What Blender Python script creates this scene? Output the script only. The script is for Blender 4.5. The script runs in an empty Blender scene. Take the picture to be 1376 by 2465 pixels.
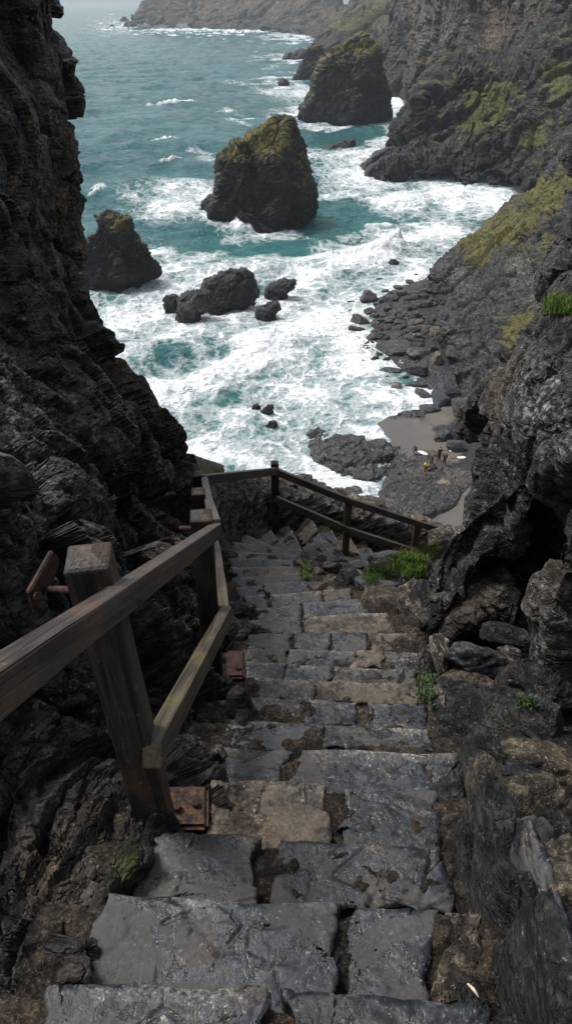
import bpy, bmesh, math, random
import numpy as np
from mathutils import Vector, Matrix

SC = bpy.context.scene
COL = SC.collection
rnd = random.Random(7)

# ---------------------------------------------------------------- camera model
F, CX, CY = 1780.0, 688.0, 1232.5          # focal length and centre of the 1376 x 2465 photograph
TH = math.atan(1238.0 / F)                 # camera looks this far below the horizon
ct, st = math.cos(TH), math.sin(TH)
SEA = -46.0                                # sea level, eye at the origin

def ray(px, py):
    xc, yc = (px - CX) / F, -(py - CY) / F
    return np.array([xc, ct + yc * st, -st + yc * ct])
def at(px, py, d):
    r = ray(px, py); return r * (d / r[1])
def onz(px, py, z):
    r = ray(px, py); return r * (z / r[2])
def depth_of(p): return p[1] * ct - p[2] * st
def proj(P):
    dz = P[:, 1] * ct - P[:, 2] * st
    dz = np.maximum(dz, 1e-3)
    yc = P[:, 1] * st + P[:, 2] * ct
    return CX + F * P[:, 0] / dz, CY - F * yc / dz

# ---------------------------------------------------------------- numpy noise
_g = np.random.default_rng(11)
PERM = _g.permutation(256).astype(np.int64)
GR = _g.normal(size=(256, 3)); GR /= np.linalg.norm(GR, axis=1)[:, None]
RV = _g.random((256, 3)); AV = _g.normal(size=(256, 3)); AV /= np.linalg.norm(AV, axis=1)[:, None]
BV = _g.random(256)
def _h(ix, iy, iz):
    return PERM[(PERM[(PERM[ix & 255] + iy) & 255] + iz) & 255]
def pnoise(p):
    i = np.floor(p).astype(np.int64); f = p - i
    u = f * f * f * (f * (f * 6 - 15) + 10)
    out = np.zeros(len(p))
    for dx in (0, 1):
        wx = u[:, 0] if dx else 1 - u[:, 0]
        for dy in (0, 1):
            wy = u[:, 1] if dy else 1 - u[:, 1]
            for dz in (0, 1):
                wz = u[:, 2] if dz else 1 - u[:, 2]
                g = GR[_h(i[:, 0] + dx, i[:, 1] + dy, i[:, 2] + dz)]
                out += wx * wy * wz * ((f[:, 0] - dx) * g[:, 0] + (f[:, 1] - dy) * g[:, 1] + (f[:, 2] - dz) * g[:, 2])
    return out * 1.5
def fbm(p, o=5, gain=.5, lac=2.03):
    a, s, r = 1., 0., np.zeros(len(p))
    for k in range(o):
        r += a * pnoise(p + 17.3 * k); s += a; a *= gain; p = p * lac
    return r / s
def ridged(p, o=5, gain=.55):
    a, s, r = 1., 0., np.zeros(len(p))
    for k in range(o):
        r += a * (1 - 2 * np.abs(pnoise(p + 9.1 * k))); s += a; a *= gain; p = p * 2.07
    return r / s
def worley(p):
    i = np.floor(p).astype(np.int64)
    f1 = np.full(len(p), 9.); f2 = np.full(len(p), 9.); ident = np.zeros(len(p), np.int64); vec = np.zeros_like(p)
    for dx in (-1, 0, 1):
        for dy in (-1, 0, 1):
            for dz in (-1, 0, 1):
                h = _h(i[:, 0] + dx, i[:, 1] + dy, i[:, 2] + dz)
                c = i + (dx, dy, dz) + RV[h]
                v = p - c; d = np.sqrt((v * v).sum(1))
                m = d < f1
                f2 = np.where(m, f1, np.minimum(f2, d))
                f1 = np.where(m, d, f1); ident = np.where(m, h, ident)
                vec[m] = v[m]
    return f1, f2, ident, vec
def facet(p, tilt=.8, step=.5):
    """broken blocks: every cell is its own tilted plane with its own offset, parted by cracks"""
    f1, f2, ident, v = worley(p)
    h = (v * AV[ident]).sum(1) * tilt + (BV[ident] - .5) * step
    return h - .25 * np.exp(-((f2 - f1) / .06) ** 2)
STRA = np.array(Matrix.Rotation(math.radians(24), 3, 'Y') @ Matrix.Rotation(math.radians(18), 3, 'X'))
STEEP = np.array(Matrix.Rotation(math.radians(-62), 3, 'Y') @ Matrix.Rotation(math.radians(20), 3, 'Z'))
def strata(p, thin=3.5, R=None):
    """coordinates squeezed across the cleavage of the slate"""
    q = p @ (STRA if R is None else R).T
    return q * np.array([.55, .55, thin])
def sstep(a, b, x):
    t = np.clip((x - a) / (b - a), 0, 1); return t * t * (3 - 2 * t)
def blobs(px, py, L):
    r = np.zeros(len(px))
    for (x, y, rx, ry, v) in L:
        r = np.maximum(r, v * np.exp(-(((px - x) / rx) ** 2 + ((py - y) / ry) ** 2)))
    return r

# ---------------------------------------------------------------- mesh making
def grid_faces(nu, nv, wrap=False):
    a = np.arange(nu * nv).reshape(nu, nv)
    if wrap:
        b = np.roll(a, -1, axis=0)
        q = np.stack([a[:, :-1], b[:, :-1], b[:, 1:], a[:, 1:]], -1)
    else:
        q = np.stack([a[:-1, :-1], a[1:, :-1], a[1:, 1:], a[:-1, 1:]], -1)
    return q.reshape(-1, 4)
def mesh(name, V, Fc, mat=None, smooth=True, mask=None, flip=False, parent=None, recentre=True, mi=None):
    V = np.asarray(V, float); Fc = np.asarray(Fc)
    if flip: Fc = Fc[:, ::-1]
    me = bpy.data.meshes.new(name)
    org = np.array([(V[:, 0].min() + V[:, 0].max()) / 2, (V[:, 1].min() + V[:, 1].max()) / 2, V[:, 2].min()]) if recentre else np.zeros(3)
    k = Fc.shape[1]
    me.vertices.add(len(V)); me.vertices.foreach_set('co', (V - org).ravel())
    me.loops.add(Fc.size); me.loops.foreach_set('vertex_index', Fc.ravel().astype(np.int32))
    me.polygons.add(len(Fc)); me.polygons.foreach_set('loop_start', np.arange(0, Fc.size, k, dtype=np.int32))
    me.polygons.foreach_set('use_smooth', np.full(len(Fc), smooth))
    me.update(calc_edges=True); me.validate()
    if mask is not None:
        c = np.ones((len(V), 4)); c[:, :mask.shape[1]] = mask
        at_ = me.attributes.new('mask', 'FLOAT_COLOR', 'POINT'); at_.data.foreach_set('color', c.ravel())
    if mat:
        for m_ in (mat if isinstance(mat, (list, tuple)) else [mat]): me.materials.append(m_)
    if mi is not None: me.polygons.foreach_set('material_index', np.asarray(mi, np.int32))
    o = bpy.data.objects.new(name, me); COL.objects.link(o)
    o.location = Vector(org)
    if parent: adopt(o, parent)
    return o
def wpos(o):
    p = Vector(o.location)
    return p + (wpos(o.parent) if o.parent else Vector((0, 0, 0)))
def adopt(o, parent):
    o.location = Vector(o.location) - wpos(parent); o.parent = parent
def tag(o, label, cat=None, group=None, kind=None):
    if label: o['label'] = label
    if cat: o['category'] = cat
    if group: o['group'] = group
    if kind: o['kind'] = kind
    return o
def empty(name, loc):
    o = bpy.data.objects.new(name, None); COL.objects.link(o); o.location = Vector(loc); o.empty_display_size = .1
    return o
def catmull(P, n, axis):
    P = np.moveaxis(np.asarray(P, float), axis, 0)
    m = len(P)
    Q = np.concatenate([(2 * P[:1] - P[1:2]), P, (2 * P[-1:] - P[-2:-1])])
    t = np.linspace(0, m - 1 - 1e-9, n); i = t.astype(int); f = (t - i).reshape(-1, *([1] * (P.ndim - 1)))
    a, b, c, d = Q[i], Q[i + 1], Q[i + 2], Q[i + 3]
    r = .5 * (2 * b + (c - a) * f + (2 * a - 5 * b + 4 * c - d) * f * f + (3 * b - a - 3 * c + d) * f ** 3)
    return np.moveaxis(r, 0, axis)
def grid_normals(G, wrap=False):
    if wrap:
        du = np.roll(G, -1, 0) - np.roll(G, 1, 0)
    else:
        du = np.gradient(G, axis=0)
    dv = np.gradient(G, axis=1)
    n = np.cross(du, dv); l = np.linalg.norm(n, axis=2, keepdims=True)
    return n / np.maximum(l, 1e-9)
def sheet(name, rows, nu, nv, disp, mat, maskf=None, smooth=True, face=(0, -1, .4)):
    """rock face through a net of (px, py, distance) points, then broken up in world space"""
    P = np.array([[at(*c) for c in r] for r in rows])
    G = catmull(catmull(P, nu, 0), nv, 1)
    N = grid_normals(G)
    if (N.reshape(-1, 3) @ np.array(face)).mean() < 0: N = -N; flip = True
    else: flip = False
    p, n = G.reshape(-1, 3), N.reshape(-1, 3)
    V = p + n * disp(p)[:, None]
    mk = None
    if maskf is not None: mk = maskf(V, n)
    return mesh(name, V, grid_faces(nu, nv), mat, smooth, mk, flip)
def rockdisp(L, amp, thin=3., fine=.35):
    """L = size of the largest blocks in metres"""
    def f(p):
        w = p + fbm(p / L * 1.3 + 5, 3)[:, None] * L * .25
        a = facet(strata(w / L, thin * .5), .7, .9)
        b = facet(strata(w / L * 2.7, thin) + 3.3, .7, .9)
        c = facet(strata(w / L * 7.5, thin) + 7.7, .7, .9)
        d = ridged(p / L * 6 + 2, 4)
        return amp * (a + .45 * b + .17 * c + fine * .16 * d + .5 * fbm(p / L * .7, 3))
    return f

def cliffdisp(L, amp, vert=.30, fine=1.):
    """sea cliff: gullies and buttresses running down the face, broken ledges between them"""
    def f(p):
        w = p + fbm(p / L * .9 + 5, 4)[:, None] * L * .35
        q = w * np.array([1, 1, vert]) / L
        gu = ridged(q * 1.1 + 4, 4, .5)
        a = facet(w * np.array([1, 1, .6]) / L * 1.6, .8, .8)
        b = facet(w * np.array([1, 1, .8]) / L * 4.3 + 3.3, .8, .8)
        c = facet(strata(w / L * 11., 1.3) + 7.7, .8, .8)
        return amp * (.75 * gu + .55 * a + .55 * facet(w * np.array([1, 1, .7]) / L * .62 + 1.7, .9, .7) + fine * (.28 * b + .13 * c + .10 * ridged(p / L * 9, 4)) + .4 * fbm(p / L * .5, 3))
    return f

_ICO = {}
def ico(s):
    if s not in _ICO:
        bm = bmesh.new(); bmesh.ops.create_icosphere(bm, subdivisions=s, radius=1.)
        bm.verts.ensure_lookup_table()
        _ICO[s] = (np.array([v.co[:] for v in bm.verts]), np.array([[v.index for v in f.verts] for f in bm.faces])); bm.free()
    return _ICO[s]
def rock_verts(dims, seed, sub=4, planes=11, soft=30., rough=.05, rot=None, flat=0.):
    g = np.random.default_rng(seed)
    D, Fc = ico(sub)
    n = g.normal(size=(planes, 3)); n /= np.linalg.norm(n, axis=1)[:, None]
    d = g.uniform(.62, 1., planes)
    n = np.concatenate([n, np.eye(3), -np.eye(3)]); d = np.concatenate([d, np.full(6, .95)])
    s = (D @ n.T) / d
    r = 1 / (np.log(np.exp(soft * np.maximum(s, 0)).sum(1)) / soft)
    P = D * r[:, None]
    off = g.uniform(0, 50, 3)
    P = P * (1 + rough * (2.2 * fbm(P * 1.7 + off, 5)[:, None] + .9 * facet(strata(P * 2.2 + off, 2.), .6, .6)[:, None] + .35 * facet(P * 6 + off, .6, .6)[:, None]))
    P = P * np.array(dims)
    if rot is None: rot = (g.uniform(-.25, .25), g.uniform(-.25, .25), g.uniform(0, 6.28))
    R = np.array((Matrix.Rotation(rot[2], 3, 'Z') @ Matrix.Rotation(rot[1], 3, 'Y') @ Matrix.Rotation(rot[0], 3, 'X')))
    return P @ R.T, Fc
def rock(name, c, dims, seed, mat, **kw):
    V, Fc = rock_verts(dims, seed, **kw)
    return mesh(name, V + np.asarray(c), Fc, mat, kw.get('sub', 4) > 3)

def stack(name, prof, d, mat, L, amp, dd=.8, nu=240, nv=200, maskf=None, lean=0., thin=3., foot=2., dispf=None):
    """free-standing rock: rings (py, left px, right px) at distance d, closed on top, foot under water"""
    R = []
    for (py, xl, xr) in prof:
        a, b = at(xl, py, d), at(xr, py, d)
        R.append((a[2], (a[0] + b[0]) / 2, (b[0] - a[0]) / 2))
    R = np.array(R)
    R = np.concatenate([[[R[0, 0] + .02 * (R[0, 0] - R[-1, 0]), R[0, 1], R[0, 2] * .15]], R, [[R[-1, 0] - foot, R[-1, 1], R[-1, 2] * 1.04]]])
    h = np.concatenate([[0], np.cumsum(np.hypot(np.diff(R[:, 0]), np.diff(R[:, 2])))])
    hh = np.linspace(0, h[-1], nv)
    z, cx, w = (np.interp(hh, h, R[:, k]) for k in range(3))
    ph = np.linspace(0, 2 * np.pi, nu, endpoint=False)
    wb = w.max()
    G = np.zeros((nu, nv, 3))
    # flat broken faces: the plan of the rock is an irregular polygon that twists a little with height
    gs = np.random.default_rng(int(abs(prof[0][1]) * 7 + prof[0][0]))
    pa = np.array([0, np.pi, *np.radians([-48, -122, 62, 118]) + gs.normal(0, .12, 4)]); pd = np.array([1, 1, *gs.uniform(.74, .90, 4)])
    tw = .25 * np.sin(np.linspace(0, 2.2, nv) + gs.uniform(0, 6))
    cs = np.cos(ph[:, None, None] - pa[None, None, :] - (tw[None, :, None] * (np.arange(6) > 1)[None, None, :])) / pd
    rad = np.minimum(1 / (np.log(np.exp(26 * np.maximum(cs, 0)).sum(2)) / 26), 1.22)
    G[:, :, 0] = cx + w * rad * np.cos(ph)[:, None]
    G[:, :, 1] = d + (w * dd) * rad * np.sin(ph)[:, None] + lean * (z - z[-1])
    G[:, :, 2] = z
    N = grid_normals(G, True)
    c0 = np.array([cx.mean(), d, z.mean()])
    if (N * (G - c0)).sum(2).mean() < 0: N = -N; fl = True
    else: fl = False
    p, n = G.reshape(-1, 3), N.reshape(-1, 3)
    ww = np.tile(np.minimum(w / (.35 * wb), 1), (nu, 1)).reshape(-1)
    V = p + n * ((dispf or rockdisp(L, amp, thin))(p) * (.25 + .75 * ww))[:, None]
    q = grid_faces(nu, nv, True)
    a = np.arange(nu) * nv
    V = np.concatenate([V, [V[a].mean(0) + (0, 0, .1 * amp)]])
    tri = np.stack([a, np.roll(a, -1), np.full(nu, len(V) - 1), np.full(nu, len(V) - 1)], -1)
    o = _mixed(name, V, q, np.stack([np.roll(a, -1), a, np.full(nu, len(V) - 1)], -1), mat, maskf(V, None) if maskf else None, fl)
    return o
def _mixed(name, V, Q, T, mat, mk, fl):
    if fl: Q = Q[:, ::-1]; T = T[:, ::-1]
    Ft = np.concatenate([Q[:, [0, 1, 2]], Q[:, [0, 2, 3]], T])
    return mesh(name, V, Ft, mat, True, mk)

def mound(name, poly, hgt, mat, L, amp, pw=2.2, n_a=200, n_r=70, z0=None, maskf=None, thin=3., sink=1.2, tilt=(0, 0)):
    """low outcrop over a footprint polygon (world xy)"""
    poly = np.asarray(poly, float)[:, :2]; c = poly.mean(0)
    ang = np.arctan2(poly[:, 1] - c[1], poly[:, 0] - c[0]); rad = np.hypot(*(poly - c).T)
    o = np.argsort(ang); ang, rad = ang[o], rad[o]
    ph = np.linspace(-np.pi, np.pi, n_a, endpoint=False)
    rr = np.interp(ph, np.concatenate([ang - 2 * np.pi, ang, ang + 2 * np.pi]), np.tile(rad, 3))
    r = np.linspace(0.01, 1.12, n_r)
    G = np.zeros((n_a, n_r, 3))
    G[:, :, 0] = c[0] + (rr * np.cos(ph))[:, None] * r; G[:, :, 1] = c[1] + (rr * np.sin(ph))[:, None] * r
    G[:, :, 2] = z0 + hgt * (1 - np.minimum(r, 1) ** pw) - sink * np.maximum(r - .9, 0) / .2
    G[:, :, 2] += (G[:, :, 0] - c[0]) * tilt[0] + (G[:, :, 1] - c[1]) * tilt[1]
    N = grid_normals(G, True)
    fl = N[..., 2].mean() < 0
    if fl: N = -N
    p, n = G.reshape(-1, 3), N.reshape(-1, 3)
    V = p + n * rockdisp(L, amp, thin)(p)[:, None]
    return mesh(name, V, grid_faces(n_a, n_r, True), mat, True, maskf(V, n) if maskf else None, fl)
# ---------------------------------------------------------------- node helpers
def new_mat(name):
    m = bpy.data.materials.new(name); m.use_nodes = True
    nt = m.node_tree; nt.nodes.clear()
    out = nt.nodes.new('ShaderNodeOutputMaterial'); b = nt.nodes.new('ShaderNodeBsdfPrincipled')
    nt.links.new(b.outputs[0], out.inputs[0])
    return m, nt, b
def put(nt, sock, v):
    if isinstance(v, bpy.types.NodeSocket): nt.links.new(v, sock)
    elif isinstance(v, (tuple, list)) and len(v) == 3 and sock.type == 'RGBA': sock.default_value = (*v, 1)
    else: sock.default_value = v
def nd(nt, typ, ins, out=0, **props):
    n = nt.nodes.new('ShaderNode' + typ)
    for k, v in props.items(): setattr(n, k, v)
    for k, v in ins.items(): put(nt, n.inputs[k], v)
    return n.outputs[out]
def mth(nt, op, a, b=0.0, c=0.0): return nd(nt, 'Math', {0: a, 1: b, 2: c}, operation=op)
def mul(nt, a, b): return mth(nt, 'MULTIPLY', a, b)
def add(nt, a, b): return mth(nt, 'ADD', a, b)
def ss(nt, v, lo, hi, a=0., b=1.): return nd(nt, 'MapRange', {0: v, 1: lo, 2: hi, 3: a, 4: b}, interpolation_type='SMOOTHSTEP')
def mix(nt, f, a, b, bt='MIX'):
    n = nt.nodes.new('ShaderNodeMix'); n.data_type = 'RGBA'; n.blend_type = bt
    put(nt, n.inputs[0], f); put(nt, n.inputs[6], a); put(nt, n.inputs[7], b); return n.outputs[2]
def noise(nt, vec, s, det=6, rough=.6, dist=0., out=0):
    return nd(nt, 'TexNoise', {'Vector': vec, 'Scale': s, 'Detail': det, 'Roughness': rough, 'Distortion': dist}, out)
def vscale(nt, vec, s, rot=(0, 0, 0), loc=(0, 0, 0)):
    return nd(nt, 'Mapping', {'Vector': vec, 'Location': loc, 'Rotation': rot, 'Scale': s})
def bump(nt, h, strength, dist, normal=None):
    i = {'Height': h, 'Strength': strength, 'Distance': dist}
    if normal is not None: i['Normal'] = normal
    return nd(nt, 'Bump', i)

def rock_mat(name, c1, c2, c3, L, brown=.4, lichen=.2, moss=0., moss_c=(.055, .06, .018), rough=(.5, .8), bmp=1., pale=(.3, .28, .24), streak=.5, mosslo=.35, spec=.35, sea_dark=False, sharp=1., crk=1., flake=0.):
    """slate: dark and lighter beds, iron-brown patches, lichen flecks, plants on the ledges; L = size of the blocks in metres"""
    m, nt, b = new_mat(name)
    geo = nt.nodes.new('ShaderNodeNewGeometry'); P = geo.outputs['Position']
    att = nt.nodes.new('ShaderNodeAttribute'); att.attribute_name = 'mask'
    sep = nd(nt, 'SeparateColor', {0: att.outputs[0]}); sepn = sep.node
    veg, brn, pal = sepn.outputs[0], sepn.outputs[1], sepn.outputs[2]
    Ps = vscale(nt, P, (.6 / L, .6 / L, 2.2 / L), (.32, .42, .2))
    nA = noise(nt, Ps, 1.7, 10, .66, .3)
    nB = noise(nt, P, .55 / L, 7, .62)
    nC = noise(nt, P, 9. / L, 7, .7)
    nS = noise(nt, vscale(nt, P, (2.6 / L, 2.6 / L, .35 / L)), 1.6, 6, .6, .4)
    nD = noise(nt, P, 3.6 / L, 9, .72, .2)
    col = mix(nt, ss(nt, nA, .43, .60), c1, c2)
    col = mix(nt, mul(nt, ss(nt, nS, .56, .68), streak), col, tuple(min(1, 2.1 * x) for x in c2))
    bf = add(nt, mul(nt, ss(nt, nB, .52, .66), brown), brn)
    bf = mul(nt, bf, ss(nt, nA, .25, .6, .35, 1.))
    col = mix(nt, mth(nt, 'MINIMUM', bf, 1.), col, c3)
    lic = mul(nt, ss(nt, nC, .575, .66), mul(nt, ss(nt, noise(nt, P, 1.3 / L, 5, .65), .46, .62), lichen))
    col = mix(nt, add(nt, lic, mul(nt, pal, ss(nt, nC, .42, .62))), col, pale)
    # mottling, and every stone a little different from the next
    rv = nd(nt, 'ObjectInfo', {}).node.outputs['Random']
    mtone = mul(nt, mul(nt, ss(nt, nD, .34, .66, .38, 1.62), ss(nt, rv, 0., 1., .76, 1.25)), ss(nt, nC, .36, .64, .60, 1.42))
    col = mix(nt, 1., col, nd(nt, 'CombineColor', {k: mtone for k in (0, 1, 2)}), 'MULTIPLY')
    # joints
    vor = nd(nt, 'TexVoronoi', {'Vector': nd(nt, 'VectorMath', {0: Ps, 1: nd(nt, 'VectorMath', {0: noise(nt, P, 2.2 / L, 4, out=1), 'Scale': .9}, operation='SCALE')}, operation='ADD'), 'Scale': 1.5}, feature='DISTANCE_TO_EDGE')
    crack = ss(nt, vor, 0., .06)
    cw = mul(nt, ss(nt, vor, .0, .035, 1., 0.), ss(nt, noise(nt, P, 1.1 / L, 4, .6), .44, .56))
    col = mix(nt, mul(nt, cw, .85 * crk), col, (.004, .004, .004))
    nz = nd(nt, 'SeparateXYZ', {0: geo.outputs['Normal']}, 2)
    mo = None
    mn = noise(nt, P, 2.4 / L, 8, .7)
    v1 = add(nt, mul(nt, mul(nt, ss(nt, nz, mosslo, mosslo + .35), ss(nt, noise(nt, P, .8 / L, 6, .65), .40, .58)), moss), mul(nt, veg, 1.25))
    v1 = ss(nt, add(nt, v1, mul(nt, add(nt, mn, -.5), .8)), .38, .60)
    mc = mix(nt, ss(nt, nC, .38, .64), tuple(x * .55 for x in moss_c), tuple(x * 1.5 for x in moss_c))
    mc = mix(nt, ss(nt, nB, .46, .6), mc, (moss_c[0] * 1.35, moss_c[1] * 1.12, moss_c[2] * 1.3))
    col = mix(nt, v1, col, mc)
    if sea_dark:     # wet, weed-dark band that the waves keep washing
        z = nd(nt, 'SeparateXYZ', {0: P}, 2)
        wet = ss(nt, add(nt, z, mul(nt, add(nt, nB, -.5), 14.)), SEA + 2., SEA + 11., 1., 0.)
        col = mix(nt, mul(nt, wet, .7), col, (.012, .013, .015))
    put(nt, b.inputs['Base Color'], col)
    put(nt, b.inputs['Roughness'], ss(nt, nA, .3, .7, rough[0], rough[1]))
    b.inputs['Specular IOR Level'].default_value = spec
    h = add(nt, add(nt, nA, mul(nt, nD, .55)), add(nt, mul(nt, nC, .26), mul(nt, crack, .3 * sharp)))
    if flake:
        pt = ss(nt, noise(nt, vscale(nt, P, (5., 7., 6.)), 1., 9, .62, .6), .515, .54)
        pt = mul(nt, pt, ss(nt, nC, .30, .55, .35, 1.))
        col = mix(nt, mul(nt, pt, .62), col, (c2[0] * .8 + .058, c2[1] * .8 + .052, c2[2] * .75 + .043))
        ed = mul(nt, pal, ss(nt, nD, .40, .60))
        col = mix(nt, mul(nt, ed, .8), col, (.20, .19, .17))
        fis = mul(nt, ss(nt, noise(nt, vscale(nt, P, (26., 7., 7.), (0, 0, .25)), 1., 5, .62, .9), .635, .665), ss(nt, noise(nt, P, 3.1, 4, .6), .46, .56))
        put(nt, b.inputs['Base Color'], mix(nt, mul(nt, fis, .92), col, (.003, .003, .003)))
        h = add(nt, h, mul(nt, fis, -1.2))
        put(nt, b.inputs['Roughness'], ss(nt, add(nt, mul(nt, pt, .5), nA), .35, 1.05, rough[0], rough[1]))
        h = add(nt, h, mul(nt, mth(nt, 'FLOOR', mul(nt, nA, 16.)), flake / 16.))
    h = add(nt, h, mul(nt, mul(nt, v1, mn), .5))
    put(nt, b.inputs['Normal'], bump(nt, h, bmp, .35 * L))
    return m

def plain_mat(name, c1, c2, scale, rough=.7, bmp=.3, dist=.02, det=8, lo=.38, hi=.62, spec=.3, coord='P', stretch=(1, 1, 1)):
    m, nt, b = new_mat(name)
    if coord == 'P': P = nt.nodes.new('ShaderNodeNewGeometry').outputs['Position']
    else: P = nt.nodes.new('ShaderNodeTexCoord').outputs['Object']
    n = noise(nt, vscale(nt, P, stretch), scale, det, .65)
    put(nt, b.inputs['Base Color'], mix(nt, ss(nt, n, lo, hi), c1, c2))
    b.inputs['Roughness'].default_value = rough; b.inputs['Specular IOR Level'].default_value = spec
    put(nt, b.inputs['Normal'], bump(nt, n, bmp, dist))
    return m

BLACK = (.0085, .0085, .0095)
M = {}
M['cliff_near'] = rock_mat('near_slate', BLACK, (.082, .072, .062), (.165, .116, .064), .30, .85, 1., .12, rough=(.42, .75), pale=(.26, .235, .19), streak=.55)
M['crag'] = rock_mat('crag_slate', BLACK, (.074, .071, .066), (.135, .10, .062), .30, .45, 1., .10, rough=(.4, .75), pale=(.33, .31, .28), streak=.6)
M['stack'] = rock_mat('stack_rock', (.007, .007, .0075), (.026, .024, .023), (.048, .038, .027), 2.6, .6, .25, .95, (.115, .108, .024), sea_dark=True, mosslo=.42)
M['sea_rock'] = rock_mat('sea_rock', (.010, .0105, .012), (.033, .032, .033), (.04, .034, .027), .8, .3, .15, 0., rough=(.3, .6), spec=.5)
M['beach_rock'] = rock_mat('beach_rock', (.017, .018, .020), (.078, .077, .077), (.14, .112, .086), .8, .45, .35, 0., rough=(.4, .7), spec=.45)
M['grey_rock'] = rock_mat('grey_cliff_rock', (.016, .017, .019), (.055, .056, .060), (.085, .068, .042), 1.4, .35, .7, .38, (.100, .100, .027), pale=(.33, .31, .28), mosslo=.5)
M['spur'] = rock_mat('spur_rock', (.006, .006, .0065), (.030, .029, .029), (.07, .055, .036), 3.4, .4, .3, .6, (.078, .098, .021), mosslo=.5, sea_dark=True)
M['far_cliff'] = rock_mat('far_cliff_rock', (.016, .016, .018), (.062, .060, .060), (.15, .105, .065), 6., .35, .5, .45, (.085, .085, .03), pale=(.22, .21, .20), mosslo=.55, sea_dark=True)
M['headland'] = rock_mat('headland_rock', (.014, .014, .015), (.026, .025, .024), (.06, .044, .028), 13., .5, .1, .95, (.085, .062, .032), mosslo=.42, sea_dark=True)
M['slate'] = rock_mat('wet_blue_slate_vignetted', (.005, .006, .0085), (.018, .021, .028), (.066, .046, .029), .09, .55, 1., 0., rough=(.24, .7), pale=(.19, .18, .155), bmp=.26, streak=.35, spec=.36, flake=1.6)  # darker copy for the nearest treads, vignette darkening put into its colour
M['grey_slate'] = rock_mat('grey_slate', (.015, .016, .018), (.046, .047, .050), (.12, .093, .066), .10, .35, .9, 0., rough=(.24, .65), pale=(.27, .25, .21), bmp=.32, streak=.4, spec=.25, flake=1.6)
M['tan_slate'] = rock_mat('brown_slate', (.026, .021, .017), (.090, .068, .049), (.14, .090, .048), .10, .5, .8, 0., rough=(.3, .7), pale=(.30, .26, .2), bmp=.35, streak=.3, spec=.25, flake=1.6)
M['mid_slate'] = rock_mat('wet_blue_slate_light', (.009, .0105, .013), (.032, .036, .045), (.088, .064, .041), .09, .48, 1., 0., rough=(.18, .66), pale=(.19, .18, .155), bmp=.24, streak=.35, spec=.32, flake=1.6)  # lighter copy of the same slate, without the vignette darkening
M['mortar'] = rock_mat('earth_and_mortar', (.010, .008, .006), (.052, .040, .029), (.085, .055, .030), .05, .5, .9, .25, (.03, .034, .012), rough=(.6, .9), pale=(.26, .23, .19), bmp=.9, streak=.1, spec=.25)
M['brown_rock'] = rock_mat('rusty_brown_stone', (.022, .018, .013), (.105, .084, .058), (.125, .086, .045), .12, .5, .9, .35, (.07, .075, .018), rough=(.5, .8), pale=(.33, .29, .22), bmp=.8)
M['dark_rock'] = rock_mat('dark_rubble', (.007, .0075, .008), (.038, .038, .039), (.080, .058, .036), .14, .35, .9, .1, rough=(.35, .65), pale=(.26, .24, .2))
M['wall_stone'] = rock_mat('wall_stone', (.022, .019, .016), (.185, .160, .128), (.20, .145, .085), .12, .5, .9, 0., rough=(.5, .8), pale=(.3, .27, .22))
M['knoll'] = rock_mat('grassy_knoll', (.02, .02, .02), (.05, .05, .045), (.07, .055, .03), .3, .4, .3, 1.6, (.060, .066, .017), mosslo=-.2)
M['rust'] = plain_mat('rusty_iron', (.015, .009, .007), (.058, .025, .017), 38., .75, .5, .004)
M['rust_dark'] = plain_mat('rust_pitted_iron', (.013, .009, .008), (.088, .045, .025), 44., .8, .7, .006)
M['pebbles'] = rock_mat('shingle_ground', (.02, .021, .023), (.075, .075, .077), (.08, .066, .05), .35, .4, .5, 0., rough=(.4, .7), spec=.4)

def wood_mat(name, c1, c2, c3, stain):
    m, nt, b = new_mat(name)
    P = nt.nodes.new('ShaderNodeTexCoord').outputs['Object']
    W = nt.nodes.new('ShaderNodeNewGeometry').outputs['Position']
    g = noise(nt, vscale(nt, P, (1.4, 30, 30)), 2.2, 8, .65, .6)
    big = noise(nt, W, 5., 6, .65)
    spot = noise(nt, W, 42., 6, .7)
    col = mix(nt, ss(nt, g, .35, .66), c1, c2)
    col = mix(nt, mul(nt, ss(nt, big, .48, .64), stain), col, c3)
    col = mix(nt, mul(nt, ss(nt, spot, .61, .70), .55), col, (.20, .185, .16))
    split = noise(nt, vscale(nt, P, (.8, 55, 55)), 1.6, 3, .5)
    col = mix(nt, mul(nt, ss(nt, split, .61, .66), .8), col, (.008, .007, .006))
    put(nt, b.inputs['Base Color'], col)
    put(nt, b.inputs['Roughness'], ss(nt, g, .3, .7, .38, .62)); b.inputs['Specular IOR Level'].default_value = .45
    h = add(nt, g, add(nt, mul(nt, spot, .5), mul(nt, ss(nt, split, .58, .66), -1.)))
    put(nt, b.inputs['Normal'], bump(nt, h, .5, .006))
    return m
M['rail'] = wood_mat('weathered_rail_wood', (.018, .0135, .012), (.058, .046, .041), (.095, .058, .029), .55)
M['low_rail'] = wood_mat('lichened_rail_wood', (.024, .018, .011), (.082, .063, .037), (.105, .078, .032), .7)
M['post'] = wood_mat('dark_post_wood', (.010, .008, .007), (.032, .026, .021), (.100, .048, .022), .5)
M['stain_post'] = wood_mat('stained_post_wood', (.05, .03, .018), (.13, .075, .04), (.17, .085, .035), .8)

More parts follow.
